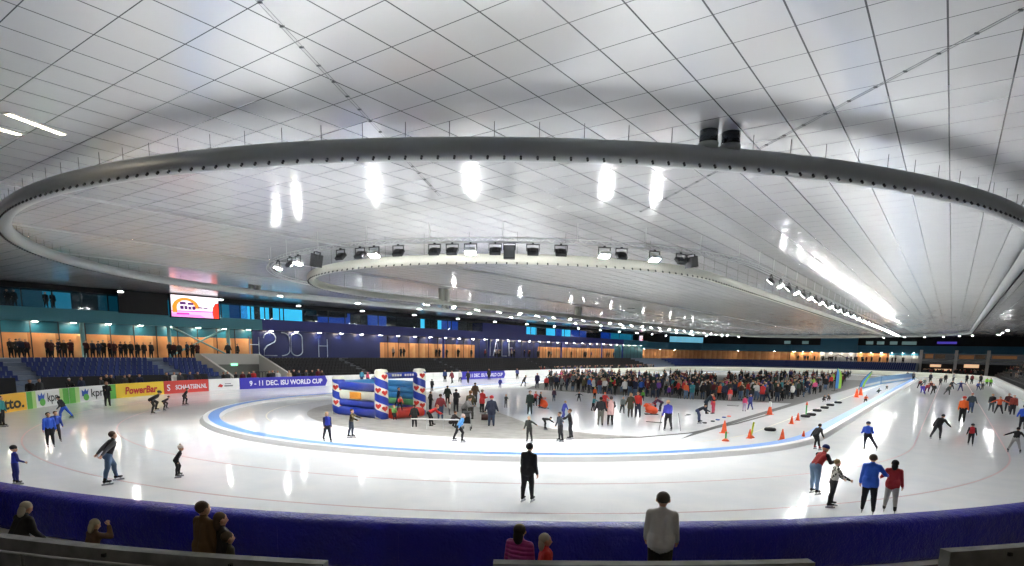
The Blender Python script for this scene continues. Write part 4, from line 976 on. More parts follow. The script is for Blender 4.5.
def skate_children(ends, dz, sc, parent, m_, lift):
    for nm in 'lr':
        p, fd = ends['foot'+nm]; p = (p+Vector((0,0,dz)))*sc; fd = Vector((fd.x, fd.y, fd.z*.3)).normalized(); s = fd.cross(Vector((0,0,1))).normalized(); u = s.cross(fd)
        m = MB(); c = p+fd*.035*sc+u*(-lift+.028); m.obox(c, fd, s, u, .1*sc, .004, .026); m.obox(p-fd*.02*sc+u*(-lift*.35), fd, s, u, .012*sc, .012, lift*.35); m.obox(p+fd*.07*sc+u*(-lift*.35), fd, s, u, .012*sc, .012, lift*.35)
        b = MB(); b.v = []
        m.build('skate_blade', steel_bl, parent)
steel_bl = mat('skate_steel', (150,152,156), .3, metal=.7)
_pc = {}
def cm(c, rough=.75):
    if isinstance(c, str): return _mc[c]
    k = 'cloth_%d_%d_%d' % c; return mat(k, c, rough)
SK = (204,156,128)
def face_dir(p, facing):
    d = Vector((p.x, p.y)).normalized(); r = Vector((d.y, -d.x)); h = d*math.cos(R(facing))+r*math.sin(R(facing)); return math.atan2(-h.x, h.y)
labels_seen = {}
def person(px, py, hy, facing, pose, top, bot, hair, label, hk='short', acc=None, shoe=(24,24,26), bulk=1.05, coat=0., skirt=False, hood=False, child=None, skates=True, near=None, z=0., group=None, skin=SK, hmin=.9, fixed_h=None, xy=None, scale_to=True, haircol=None):
    p = at(px, py, z) if xy is None else Vector((xy[0], xy[1], z)); dep = (p-EYE).dot(CF); hpx = py-hy if hy is not None else 0
    # wanted top height: z at which the column above p reaches image row hy
    if hy is not None:
        lo, hi = 0.2, 2.6
        for _ in range(30):
            mid = (lo+hi)/2
            if proj((p.x, p.y, z+mid))[1] > hy: lo = mid
            else: hi = mid
        want = lo
    else: want = None
    lift = .085 if skates else 0.
    isnear = near if near is not None else hpx >= 24
    is_child = child if child is not None else False
    vox = .021 if hpx > 40 else (.026 if isnear else .034)
    h0 = fixed_h or (1.2 if is_child else 1.76)
    args = dict(bulk=bulk, coat=coat, skirt=skirt, hood=hood, child=is_child)
    if want and not fixed_h:
        caps, head, ends, low = skeleton(pose, **args); zt = max(max(a.z+ra, b.z+rb) for a, b, ra, rb, _ in caps)-low
        h0 = max(.7, min(2.02, (want-lift)/zt))
        vox *= max(.6, h0/1.76)
    mb, zm, head, ends, dz, sc = body_mesh('person', pose, h0, vox, lift=lift, hairzone=None if isnear else hk, fingers=isnear and hpx > 34, eyes=isnear, **args)
    mats = [cm(skin), cm(top), cm(bot), cm(hair), cm(shoe), cm(acc or top)]
    o = mb.build('person', mats, None, p); o.rotation_euler = (0, 0, face_dir(p, facing)); tag(o, label, 'person', group)
    if isnear:
        if not hood: hair_child(hk, head, dz, sc, cm(hair), o, sc)
        if skates: skate_children(ends, dz, sc, o, shoe, lift)
    return o
BLK = (22,22,25); NAV = (30,36,58); GRY = (120,124,128); DGR = (58,60,64); JEANS = (84,108,138); DJ = (44,56,78); RED = (190,44,44); DRED = (128,34,40); BLU = (36,84,196); LBL = (82,150,214); ROY = (40,58,180); TEA = (60,150,156); ORG = (238,98,44); PNK = (226,88,140); WHT = (226,226,224); OLV = (78,72,52); BRN = (74,54,42); GRN = (96,170,64); PUR = (92,64,150); CRM = (208,190,164); DGN = (32,52,46)
hB = (34,26,22); hG = (120,112,104); hW = (190,184,172); hY = (188,154,104); hBr = (78,56,40)
# patterned cloths
chk = mat('checked_cloth', (200,198,186), .8); n = N(chk); tcx = n.n('ShaderNodeTexCoord'); vz = n.n('ShaderNodeTexVoronoi'); vz.inputs['Scale'].default_value = 15; n.l(tcx.outputs['Object'], vz.inputs['Vector'])
n.l(n.ramp(vz.outputs['Color'], [(0,(40,40,38)),(.42,(206,204,192)),(.75,(120,118,104))], 'CONSTANT'), n.b.inputs['Base Color'])
camo = mat('camouflage_cloth', (100,86,56), .8); n = N(camo); n.l(n.ramp(n.noise(9, n.n('ShaderNodeTexCoord').outputs['Object']), [(.38,(50,44,34)),(.5,(104,90,60)),(.6,(140,124,90))], 'CONSTANT'), n.b.inputs['Base Color'])
quilt = mat('quilted_magenta', (170,40,130), .5); n = N(quilt); sp = n.n('ShaderNodeSeparateXYZ'); n.l(n.n('ShaderNodeTexCoord').outputs['Object'], sp.inputs[0]); n.bump(n.math('ABSOLUTE', n.math('SINE', n.math('MULTIPLY', sp.outputs[2], 44))), .6, .03)
scarfm = mat('patterned_scarf', (130,126,112), .8)
def col(px, r, lo, hi, z=0):
    s = find_s(r, px, z, lo, hi); return oval_s(r, s)[0]
NL, NH = -1.75*35, 4
# --- spectators between the padding and the parapets
def spect(px, hy, r, facing, pose, top, hair, label, h=None, **k):
    p = col(px, r, NL, NH, 1.2); lo, hi = .6, 2.3
    for _ in range(30):
        mid = (lo+hi)/2
        if proj((p.x, p.y, mid))[1] > hy: lo = mid
        else: hi = mid
    pr = proj((p.x, p.y, 0))
    caps, head, ends, low = skeleton(pose, **{a: b for a, b in k.items() if a in ('bulk','coat','child')}); zt = max(max(a.z+ra, b.z+rb) for a, b, ra, rb, _ in caps)-low
    return person(pr[0], pr[1], pr[1]-60, facing, pose, top, k.pop('bot', BLK), hair, label, fixed_h=min(1.95, max(.8, lo/zt)), skates=False, near=True, xy=(p.x, p.y), **k)
spect(660.5, 492, 34.42, 2, dict(sl=8, sr=8, el=30, er=30, bl=7, br=7, hp=14), (196,197,197), (84,78,70), 'grey haired man in light grey jacket and black trousers standing at the blue padding', bulk=1.12, coat=.1, bot=(14,14,15))
spect(518, 525, 35.45, 25, 'stand', 'quilted_magenta', (34,26,24), 'dark haired woman in magenta quilted jacket beside the grey haired woman', hk='long', bulk=1.2, coat=.25)
spect(541.5, 534, 35.45, 78, 'stand', (196,46,44), (176,168,150), 'grey haired woman in red coat and patterned scarf beyond the parapet', hk='long', bulk=1.2, coat=.25)
spect(201, 502, 35.3, 60, 'stand', (96,70,40), (66,48,32), 'brown haired adult in brown jacket standing tallest of three at the padding', bulk=1.18, coat=.2)
spect(221, 513, 35.3, 75, 'stand', (30,26,26), (74,56,40), 'brown haired woman in black coat between a brown jacket and a child', hk='long', bulk=1.1)
spect(228, 532, 35.4, 70, 'stand', (54,52,40), (70,56,40), 'small brown haired child in dark coat with a pale collar behind the parapet', child=True, bulk=1.1)
spect(13, 505, 35.5, 60, dict(lean=24, sl=8, sr=8, el=30, er=30, hp=22), (20,19,20), (184,174,156), 'grey haired person in black coat leaning forward behind the concrete parapet', hk='long', bulk=1.25)
spect(88, 521, 35.4, 65, dict(sr=70, er=110, br=10, hp=16, lean=14), (86,60,44), (156,144,118), 'grey haired woman in brown coat with hand raised to her cheek', hk='long', bulk=1.2)
# --- skaters and people on the ice, largest first
for a in (
 dict(px=526.5, py=502.5, hy=443.5, facing=25, pose=dict(lean=7, side=3, hl=4, kl=10, hr=14, kr=14, sl=8, sr=-6, el=18, er=16, hp=8), top=(34,34,36), bot=(20,20,22), hair=(22,20,20), label='lone skater in charcoal jacket and black tights gliding close to the camera', bulk=1.1, coat=.15),
 dict(px=110, py=484, hy=432, facing=72, pose=dict(lean=22, hl=30, kl=22, hr=-10, kr=6, al=8, ar=6, sl=-50, sr=-50, bl=2, br=2, el=8, er=8, hp=2), top=(26,26,30), acc=(96,98,100), bot=JEANS, hair=hBr, label='man in jeans and black jacket skating with hands behind his back'),
 dict(px=17, py=485, hy=446, facing=70, pose='stand2', top=ROY, bot=(34,42,120), hair=(24,22,22), hk='hat', child=True, label='child in blue race suit with black hat standing at the padding', acc=(34,42,120)),
 dict(px=177, py=478, hy=446, facing=85, pose=dict(lean=30, hl=26, kl=34, hr=6, kr=16, sl=-20, sr=-26, bl=14, br=14, el=20, er=20, hp=4), top=(40,36,42), acc=BLK, bot=BLK, hair=(220,206,196), hk='pom', child=True, skirt=False, label='small girl in black and pink with a pale bobble hat skating alone'),
 dict(px=51, py=447, hy=412.5, facing=170, pose='stand', top=BLU, bot=BLK, hair=hB, label='person in blue jacket and black trousers in front of a companion in blue', bulk=1.15, near=True),
 dict(px=57, py=441.5, hy=411, facing=165, pose='glide', top=(46,76,170), bot=BLK, hair=hBr, label='person in blue jacket half hidden behind another in blue', near=True),
 dict(px=65, py=421.5, hy=396, facing=-60, pose=dict(lean=20, side=-14, hl=28, kl=26, hr=-12, kr=4, ar=34, sl=-20, sr=-30, el=60, er=50, hp=14), top=(30,30,38), bot=BLU, hair=hB, hk='short', label='skater in black top and blue tights leaning sideways', near=True),
 dict(px=108, py=406, hy=381.5, facing=165, pose='hands', top=BLK, bot=BLK, hair=(120,90,72), label='person all in black standing at the green and white board', skates=False, near=True, bulk=1.15),
 dict(px=3, py=427, hy=396, facing=120, pose='stand', top=TEA, bot=BLK, hair=hB, label='person in teal jacket and black trousers at the amber board', near=True),
 dict(px=152, py=414, hy=391, facing=80, pose='crouch', top=BLK, bot=BLK, hair=(60,62,66), hk='helmet', label='front skater of three black clad racers, before the yellow board', near=True),
 dict(px=164, py=411, hy=396, facing=85, pose='crouch', top=(30,30,36), bot=BLK, hair=hB, label='second skater of three black clad racers, bent lowest', near=True),
 dict(px=184.5, py=405.5, hy=388, facing=85, pose='stride', top=BLK, bot=BLK, hair=(70,60,56), label='last of three black clad racers, before the red board', near=True),
 dict(px=327.5, py=442, hy=412, facing=160, pose='walk', top=ROY, acc=(34,40,90), bot=(26,30,44), hair=hY, hk='long', label='blonde skater in blue jacket before the striped castle', near=True),
 dict(px=351.5, py=438, hy=409, facing=110, pose='armfwd', top='camouflage_cloth', bot=(48,58,76), hair=hBr, label='brown haired skater in camouflage jacket before the striped castle', near=True),
 dict(px=458.5, py=442.5, hy=414, facing=75, pose='stride2', top=LBL, bot=BLK, hair=(206,180,170), label='skater in light blue jacket and black tights by the barrier rail', near=True),
 dict(px=491.3, py=426.3, hy=396, facing=5, pose='pocket', top=NAV, bot=DJ, hair=(190,44,48), hk='hat', label='man in long navy coat and red hat seen from behind', coat=.35, bulk=1.25, skates=False, near=True),
 dict(px=482, py=413.6, hy=389.5, facing=40, pose='hands', top=RED, bot=BLK, hair=hG, label='person in bright red coat just behind the man in navy coat', coat=.4, bulk=1.15, near=True),
 dict(px=505.8, py=409, hy=394, facing=170, pose='armfwd', top=DGR, bot=(110,108,110), hair=(200,60,60), hk='pom', child=True, label='small child in grey with a red hat holding on alone'),
 dict(px=529.6, py=415.7, hy=390.7, facing=175, pose='stand', top=DGN, bot=(28,40,36), hair=hBr, label='tall slim person in dark green standing past the navy coated man', near=True),
 dict(px=529, py=443, hy=416, facing=-150, pose='armleft', top=(40,42,38), bot=(30,30,30), hair=(186,172,140), hk='long', label='fair haired skater in black with one arm stretched out', near=True),
 dict(px=543.6, py=430, hy=417, facing=70, pose='bend', top=(44,40,42), bot=BLK, hair=hB, label='person in black bending double to the ice', skates=True, near=True),
 dict(px=560, py=442, hy=412, facing=-120, pose='armleft', top=(56,64,76), bot=(34,36,40), hair=hBr, label='skater in slate grey of a facing pair, arm held out', near=True),
 dict(px=570, py=439.5, hy=409, facing=-100, pose='armfwd', top=(30,26,28), bot=(40,42,48), hair=(110,76,50), label='skater in black of a facing pair, slightly further back', near=True),
 dict(px=563, py=421.5, hy=400.5, facing=60, pose='glide', top=(66,74,170), bot=(60,70,150), hair=hY, label='slim skater in violet blue behind the facing pair'),
 dict(px=535.2, py=407, hy=391, facing=150, pose='armfwd', top=RED, bot=BLK, hair=hB, child=True, label='child in red jacket pushing an orange skating aid'),
 dict(px=539.6, py=408, hy=391.5, facing=100, pose='lookdown', top=(34,38,40), bot=BLK, hair=hB, label='dark clad adult beside the child in red with the orange aid'),
 dict(px=553.8, py=402.5, hy=388.5, facing=170, pose='stand', top=(74,46,66), bot=DJ, hair=hBr, label='skater in plum jacket next to the orange skating aid'),
 dict(px=578.8, py=402.7, hy=391.5, facing=175, pose='armsout', top=(30,36,48), bot=BLK, hair=hB, child=True, label='small skater in dark clothes balancing with both arms out'),
 dict(px=600, py=426.5, hy=397, facing=10, pose='pocket', top=(28,28,34), bot=(96,94,88), hair=hB, label='man in black jacket and grey trousers beside a pinkish coat', bulk=1.15, near=True),
 dict(px=610, py=426.3, hy=396.5, facing=15, pose='hands', top=(200,160,156), acc=(60,58,62), bot=BLK, hair=(66,60,60), label='woman in pinkish coat and black leggings', coat=.5, near=True),
 dict(px=604, py=412, hy=392, facing=160, pose='armfwd', top=RED, bot=DRED, hair=(230,120,70), hk='hat', label='adult in red behind the man in black jacket', bulk=1.15),
 dict(px=593, py=412, hy=396, facing=120, pose='armfwd', top=TEA, bot=BLK, hair=hBr, child=True, label='child in teal jacket beside the man in black jacket'),
 dict(px=594.5, py=400, hy=387, facing=170, pose='stand', top=ORG, bot=BLK, hair=(210,180,60), hk='hat', child=True, label='child in orange jacket with a yellow hat before the crowd'),
 dict(px=622, py=414.5, hy=396.3, facing=160, pose='glide', top=(120,130,126), bot=(50,56,56), hair=hB, label='skater in pale grey jacket beside the olive coat'),
 dict(px=630, py=418, hy=393, facing=170, pose='pocket', top=OLV, bot=(84,76,70), hair=(176,150,110), hk='long', label='woman in long olive coat between grey and red jackets', coat=.55, bulk=1.1, near=True),
 dict(px=637.3, py=418, hy=391.5, facing=-160, pose='stand2', top=(204,50,42), bot=(44,48,66), hair=hBr, label='person in red jacket standing beside the woman in olive coat', bulk=1.15, near=True),
 dict(px=642.5, py=402, hy=390, facing=170, pose='stand', top=GRN, bot=BLK, hair=(110,180,70), hk='hat', child=True, label='child in bright green jacket at the edge of the crowd'),
 dict(px=655, py=412.5, hy=399.5, facing=-120, pose='armfwd', top=(190,52,56), bot=BLK, hair=(200,80,80), hk='hat', child=True, label='small child in red by the low orange skating aid'),
 dict(px=661.4, py=413, hy=397, facing=-100, pose='bendk', top=(90,40,70), bot=(40,36,50), hair=(120,50,70), label='person in dark purple stooping over the small child in red'),
 dict(px=667.6, py=431, hy=400.5, facing=-20, pose='glide', top=(60,60,170), acc=(60,60,170), bot=BLK, hair=(190,150,110), label='slim skater in violet blue jacket standing apart with two poles', near=True),
 dict(px=696.8, py=423.6, hy=403.7, facing=75, pose='bendk', top=(24,30,48), bot=(48,62,98), hair=hB, label='man in navy and blue stooping with a stick', near=True),
 dict(px=705.3, py=415, hy=392.5, facing=70, pose='leanfwd', top=(32,50,60), bot=(34,48,60), hair=hB, label='adult in dark teal leaning over a child in orange and pink'),
 dict(px=712.7, py=415, hy=393, facing=-60, pose='stand', top=(222,92,60), acc=(220,80,110), bot=(200,60,90), hair=hBr, child=True, label='child in orange and pink beside the adult in dark teal'),
 dict(px=744, py=412.5, hy=395.5, facing=20, pose='stand', top=(226,70,120), bot=(170,150,180), hair=hBr, child=True, label='child in bright pink jacket next to a child in blue'),
 dict(px=749.8, py=411, hy=394, facing=-30, pose='walk', top=(62,70,140), bot=(52,60,130), hair=(120,130,170), hk='hat', child=True, label='child in blue overalls next to the child in bright pink'),
 dict(px=729.5, py=402, hy=387.5, facing=170, pose='stand', top=(224,62,56), bot=(190,150,150), hair=hBr, label='person in coral red jacket at the edge of the crowd', bulk=1.1),
 dict(px=814.5, py=449.5, hy=424, facing=35, pose='stride', top=(36,36,38), bot=(22,22,24), hair=hB, label='skater in black bent forward at the kerb', near=True, shoe=(150,60,60)),
 dict(px=866, py=451.5, hy=422.5, facing=-5, pose=dict(lean=36, hl=10, kl=22, al=2, hr=-6, kr=6, ar=30, sl=-26, sr=-26, bl=18, br=18, el=95, er=95, hp=12), top=(46,88,206), bot=(24,26,44), hair=(34,40,70), hk='hat', label='lone skater in bright blue top and navy tights on the straight', near=True),
 dict(px=813, py=494.5, hy=446, facing=38, pose='leanfwd', top=(176,46,44), acc=(40,34,40), bot=(110,138,168), hair=(40,52,110), hk='hat', label='man in red and black jacket and jeans with blue hat, leaning over', bulk=1.12),
 dict(px=831, py=507.5, hy=459.5, facing=68, pose=dict(lean=8, hl=10, kl=10, hr=-8, kr=6, al=8, ar=6, sl=30, sr=34, bl=8, br=8, el=25, er=28, hp=6), top='checked_cloth', acc='checked_cloth', bot=(26,26,28), hair=(146,118,78), label='fair haired boy in black and white patterned jacket', bulk=1.08),
 dict(px=867, py=513.5, hy=454.8, facing=6, pose='linkr', top=(44,98,206), bot=(24,24,28), hair=(72,58,50), label='man in bright blue jacket arm in arm with a woman in red', bulk=1.12, coat=.25),
 dict(px=889.5, py=513, hy=460.5, facing=2, pose='linkl', top=(172,42,46), bot=(168,166,160), hair=(26,22,24), hk='long', label='dark haired woman in red jacket and pale trousers arm in arm', bulk=1.1, coat=.12),
 dict(px=936.5, py=440, hy=414.5, facing=20, pose=dict(lean=38, side=8, hl=10, kl=18, al=20, hr=24, kr=30, sl=-24, sr=10, bl=26, br=34, el=40, er=30, hp=26), top=(26,26,28), bot=(24,26,34), hair=(22,20,22), hk='short', label='burly skater in black pushing off in the middle of the straight', bulk=1.2, near=True),
 dict(px=970, py=446, hy=423.5, facing=178, pose='glide', top=(196,42,52), acc=(40,38,42), bot=BLK, hair=(60,60,66), hk='helmet', child=False, label='young skater in red and black with grey helmet', near=True),
 dict(px=961.3, py=423, hy=396.6, facing=8, pose='stand', top=(246,106,36), acc=(246,106,36), bot=BLK, hair=(214,60,56), hk='hat', label='skater in orange safety jacket and red hat', bulk=1.1, near=True),
 dict(px=970, py=414, hy=393, facing=10, pose='pocket', top=(48,58,66), bot=(60,80,120), hair=(176,60,60), hk='hat', label='man in slate jacket and jeans near the orange safety jacket', bulk=1.2),
 dict(px=990.6, py=412.7, hy=393.5, facing=175, pose='walk', top=(44,40,46), bot=(70,80,86), hair=hB, label='first of four skaters in a row, in dark jacket'),
 dict(px=998, py=415, hy=396.3, facing=175, pose='armsout', top=(226,98,60), bot=(40,40,48), hair=hB, label='second of four skaters in a row, in orange top'),
 dict(px=1006.8, py=412.7, hy=393, facing=178, pose='glide', top=(84,34,36), bot=(56,60,66), hair=hB, label='third of four skaters in a row, in maroon top'),
 dict(px=1011.8, py=416, hy=394.7, facing=178, pose='stand', top=(150,58,48), bot=(34,34,40), hair=(120,60,46), label='last of four skaters in a row, in brick red jacket', bulk=1.2),
 dict(px=1021.5, py=430.5, hy=405, facing=10, pose='pocket', top=(44,92,214), bot=(24,28,40), hair=hB, label='person in bright blue jacket beside the four skaters', bulk=1.2, near=True),
 dict(px=1013.8, py=453, hy=427.5, facing=15, pose=dict(lean=24, al=18, ar=16, hl=4, kl=8, hr=10, kr=14, bl=62, br=40, sl=-6, sr=0, el=6, er=40, hp=14), top=(26,26,28), bot=(164,164,162), hair=hB, label='skater in black top and pale grey trousers with arms spread', near=True),
 dict(px=432, py=392, hy=379, facing=30, pose='stand', top=(30,32,36), bot=BLK, hair=hB, label='person in black beyond the castle pillar, on the track'),
 dict(px=430.5, py=411, hy=391, facing=60, pose='pocket', top=(48,44,38), bot=BLK, hair=hBr, label='person in dark olive right beside the castle pillar'),
 dict(px=440.5, py=419.5, hy=394, facing=10, pose='pocket', top=(120,36,42), bot=(56,72,98), hair=hBr, label='man in dark red jacket and jeans before the castle entrance', bulk=1.2, skates=False, near=True),
 dict(px=447.5, py=405, hy=385.5, facing=0, pose='pocket', top=(36,46,36), bot=BLK, hair=hB, label='person in dark green coat behind the man in dark red', coat=.4, bulk=1.15),
 dict(px=449.5, py=416, hy=402, facing=100, pose='stand', top=(206,204,198), bot=(70,70,78), hair=hB, child=True, label='child in white jacket before the castle entrance'),
 dict(px=456, py=412, hy=388.8, facing=20, pose='hands', top=(38,36,42), bot=(30,30,36), hair=hB, label='person in black coat behind the man in grey', coat=.3, skates=False),
 dict(px=464, py=422, hy=396.5, facing=120, pose='leanfwd', top=(130,130,130), bot=(48,46,46), hair=(60,52,48), label='broad man in grey jacket stooping by the pushchair', bulk=1.3, skates=False, near=True),
 dict(px=470.5, py=419.5, hy=390.5, facing=-30, pose='pocket', top=(76,70,48), bot=(60,58,54), hair=(130,86,50), label='person in olive jacket beside the stooping man in grey', bulk=1.15, skates=False, near=True),
 dict(px=475, py=402.5, hy=382.4, facing=15, pose='pocket', top=(92,68,50), bot=(70,64,64), hair=(50,40,36), label='person in brown coat on the ice before the blue kerb band', coat=.35, bulk=1.1, skates=False),
 dict(px=429, py=426, hy=405, facing=85, pose='bendk', top=(216,52,52), bot=BLK, hair=(180,120,90), label='person in bright red jacket bending at the barrier rail', bulk=1.1, skates=False, near=True),
 dict(px=414.5, py=427, hy=404.5, facing=-10, pose='pocket', top=(20,20,22), bot=(30,28,34), hair=(70,50,40), label='man in long black coat in front of the red castle step', coat=.45, bulk=1.3, skates=False, near=True),
 dict(px=451, py=428.5, hy=411, facing=60, pose='squat', top=(44,34,32), bot=(32,28,28), hair=(120,80,60), label='person in dark clothes crouching behind the barrier rail', skates=False),
 dict(px=500, py=389, hy=378, facing=175, pose='glide', top=(50,56,150), bot=(40,46,110), hair=hB, label='skater in blue on the far track, first after the castle'),
 dict(px=523.5, py=387, hy=375, facing=120, pose='stride', top=(30,32,34), bot=BLK, hair=hB, label='skater in black striding on the far track'),
 dict(px=537, py=389, hy=372.8, facing=160, pose='stand', top=(44,46,90), bot=(34,36,70), hair=(90,60,80), label='tall skater in dark blue at the start of the crowd'),
 dict(px=362, py=385, hy=370, facing=20, pose='stand', top=(64,140,170), bot=(40,50,90), hair=hB, label='person in teal jacket seen beyond the castle wall'),
 dict(px=367.8, py=384.8, hy=372, facing=20, pose='stand', top=(236,84,120), bot=(90,60,80), hair=(230,120,140), label='person in pink jacket seen beyond the castle wall', child=True),
 dict(px=865, py=403.5, hy=394.5, facing=170, pose='squat', top=(226,84,46), bot=(60,40,36), hair=(70,40,36), label='person in orange kneeling on the ice by the kerb'),
 dict(px=823, py=402.8, hy=394.8, facing=150, pose='squat', top=(34,32,30), bot=(28,28,28), hair=hB, label='crouching person in black next to the tyre row'),
 dict(px=829, py=401.8, hy=393.8, facing=-150, pose='squat', top=(40,38,34), bot=(30,30,28), hair=hBr, label='crouching person in dark brown next to the tyre row'),
 dict(px=877, py=394, hy=388, facing=90, pose='squat', top=(40,56,32), bot=BLK, hair=hB, label='dark green clad person crouching below the pale blue board'),
 dict(px=886.5, py=390.3, hy=384.8, facing=180, pose='squat', top=(60,54,50), bot=BLK, hair=hB, label='distant crouching person close to the end of the kerb'),
 dict(px=919.5, py=389, hy=379.5, facing=175, pose='crouch', top=(104,34,38), bot=BLK, hair=(90,40,40), label='racer in maroon at the front of the bunch'),
 dict(px=921.5, py=395, hy=384, facing=175, pose='crouch2', top=(90,74,180), bot=(100,84,190), hair=(60,50,90), label='racer in lilac blue in the bunch'),
 dict(px=926.5, py=394, hy=383, facing=170, pose='crouch', top=(170,56,70), bot=(90,40,80), hair=hB, label='racer in raspberry red in the bunch'),
 dict(px=930, py=391, hy=381, facing=175, pose='crouch2', top=(96,36,36), bot=(40,36,38), hair=hB, label='racer in dark red at the middle of the bunch'),
 dict(px=933.5, py=395.5, hy=383.5, facing=190, pose='crouch', top=(36,34,34), bot=BLK, hair=hB, label='racer in black on the outer edge of the bunch'),
 dict(px=924, py=386, hy=378.5, facing=175, pose='stride', top=(110,120,116), bot=(50,60,60), hair=hG, label='skater in grey right behind the bunch of racers'),
 dict(px=940, py=386, hy=377, facing=175, pose='stand', top=(30,32,36), bot=BLK, hair=hB, label='skater in black alone past the bunch of racers'),
 dict(px=947.5, py=395.5, hy=384.5, facing=150, pose='stride', top=(70,76,72), bot=(44,48,48), hair=hB, label='skater in grey striding wide on the straight'),
 dict(px=951, py=390, hy=380.5, facing=160, pose='stride2', top=(28,28,32), bot=BLK, hair=hB, label='skater in black just behind the wide striding one'),
 dict(px=960, py=392, hy=380.8, facing=178, pose='armsout', top=(46,50,110), bot=(50,54,110), hair=hB, label='skater in indigo with arms out on the distant straight'),
 dict(px=977.5, py=391, hy=382, facing=178, pose='stride2', top=(70,80,150), bot=(44,50,100), hair=hB, label='skater in blue of the distant pair by the green vests'),
 dict(px=982, py=390.5, hy=382, facing=178, pose='glide', top=(38,38,44), bot=BLK, hair=hB, label='skater in black of the distant pair by the green vests'),
 dict(px=986.2, py=386.5, hy=377.8, facing=178, pose='stand', top=(140,214,60), bot=(60,90,50), hair=hB, label='person in lime green vest at the distant white padding, first of two', bulk=1.2),
 dict(px=990, py=387.3, hy=378, facing=178, pose='stand2', top=(120,200,54), bot=(50,70,44), hair=(60,70,40), label='person in lime green vest touching the distant white padding', bulk=1.2),
): person(**a)
# skis poles for the violet skater
p = at(667.6, 431)
for k, dx in enumerate((-.5, .75)):
    q_ = p+_rt*dx; m = MB(); m.bar((0,0,.02), (-dx*.25,0,1.05), .014, 6); e = m.build('pole', dark_metal, None, q_); e.name = 'ski_pole'; tag(e, 'thin upright pole held by the skater in violet blue, %s side' % ('castle' if k == 0 else 'cone'), 'pole')
# small children on the castle step and inside
ch = [((394,414),.62,(96,140,70),'child in green sitting on the red castle step'),((399.5,411),.62,(210,60,50),'child in red climbing over the red castle step')]
for (px, py), z_, c_, lab in ch:
    p = at(px, py, z_); person(px, py, None, 170, 'sit' if 'sitting' in lab else 'bendk', c_, BLK, hBr, lab, child=True, skates=False, fixed_h=1.15, z=z_ if 'climb' in lab else .28, xy=(p.x, p.y))
p = at(407, 400, .5); person(407, 400, None, 120, 'walk', (34,40,70), (40,44,70), hB, 'child in dark blue standing inside the bouncy castle', child=True, skates=False, fixed_h=1.35, z=.5, xy=(cas.location.x+.9, cas.location.y+.9))
for dx, lab, c_ in ((-.4,'child whose dark head shows above the back wall of the castle',(60,40,50)),(.8,'child with a brown head behind the castle back wall, nearer the entrance',(40,40,40))):
    person(0, 0, None, 0, 'stand', c_, BLK, hB, lab, child=False, skates=False, fixed_h=1.75 if dx > 0 else 1.55, xy=(X0-1.6+dx*.2, cas.location.y+.6+dx*1.3), z=.0)
# ------------------------------------------------------------------ crowd: shared bodies recoloured per person
variants = []
for i, (pz, bk, ct, hk) in enumerate((('stand',1.12,0,'short'),('hands',1.18,.3,'hat'),('pocket',1.2,.2,'long'),('stand2',1.1,0,'short'),('lookdown',1.15,.25,'hat'),('phone',1.12,0,'long'),('walk',1.1,.2,'short'),('armfwd',1.12,0,'hat'))):
    mb, zm, *_ = body_mesh('person', pz, 1.74, .045, bulk=bk, coat=ct, hairzone=hk); o = mb.build('person', [cm(SK)]*6); variants.append((o.data, hk, zm, mb)); bpy.data.objects.remove(o)
def crowd_person(xy, z, rot, top, bot, hair, label, group, v, s=1.0):
    me = variants[v][0]; o = bpy.data.objects.new('person', me); C.objects.link(o); o.location = (xy[0], xy[1], z); o.rotation_euler = (0,0,rot); o.scale = (s, s, s)
    for i, c_ in enumerate((SK, top, bot, hair, (26,26,28), top)):
        o.material_slots[i].link = 'OBJECT'; o.material_slots[i].material = cm(c_)
    tag(o, label, 'person', group); return o
TOPS = [('black',(24,24,26)),('charcoal',(52,54,58)),('navy',(30,38,66)),('dark brown',(64,48,38)),('dark green',(36,56,42)),('maroon',(98,34,42)),('black',(28,26,28)),('grey',(112,114,116)),('red',(200,48,46)),('purple',(104,64,150)),('blue',(48,90,180)),('pink',(224,90,140)),('lime green',(140,200,70)),('white',(214,214,210)),('orange',(226,96,50)),('teal',(56,130,140)),('beige',(196,172,140)),('olive',(84,80,54))]
WTS = [9,7,8,5,4,4,6,5,4,3,3,2,2,3,2,2,3,3]
HEADS = {'short': [('dark hair',(36,28,24)),('brown hair',(84,60,42)),('fair hair',(180,148,100)),('grey hair',(140,136,130))], 'hat': [('black hat',(24,24,26)),('red hat',(196,50,50)),('white hat',(220,220,216)),('blue hat',(50,70,150)),('grey hat',(110,110,114))], 'long': [('long dark hair',(34,26,24)),('long brown hair',(84,58,40)),('long fair hair',(186,154,104))]}
HV = {'short':[0,3,6],'hat':[1,4,7],'long':[2,5]}
used_l = {}
placed = []
def try_place(x, y, d=.56):
    for a, b in placed:
        if (a-x)**2+(b-y)**2 < d*d: return False
    placed.append((x, y)); return True
for o in list(C.objects):
    if o.name.startswith('person') and o.parent is None: placed.append((o.location.x, o.location.y))
ZN = [(545,575,'by the blue kerb band'),(575,603,'behind the child in orange'),(603,628,'behind the pinkish coat'),(628,655,'behind the child in green'),(655,685,'behind the skater with poles'),(685,715,'behind the stooping man'),(715,740,'around the coral red jacket'),(740,765,'behind the child in pink'),(765,790,'behind the white topped cone'),(790,815,'behind the green marker post'),(815,845,'around the upright flag')]
FR = [(545,390.5),(565,391.5),(600,394.5),(640,397.8),(700,400.2),(780,402),(800,398),(815,394.5),(845,385)]
def front_y(px):
    for (a, ya), (b, yb) in zip(FR[:-1], FR[1:]):
        if a <= px <= b: return ya+(yb-ya)*(px-a)/(b-a)
    return FR[-1][1]
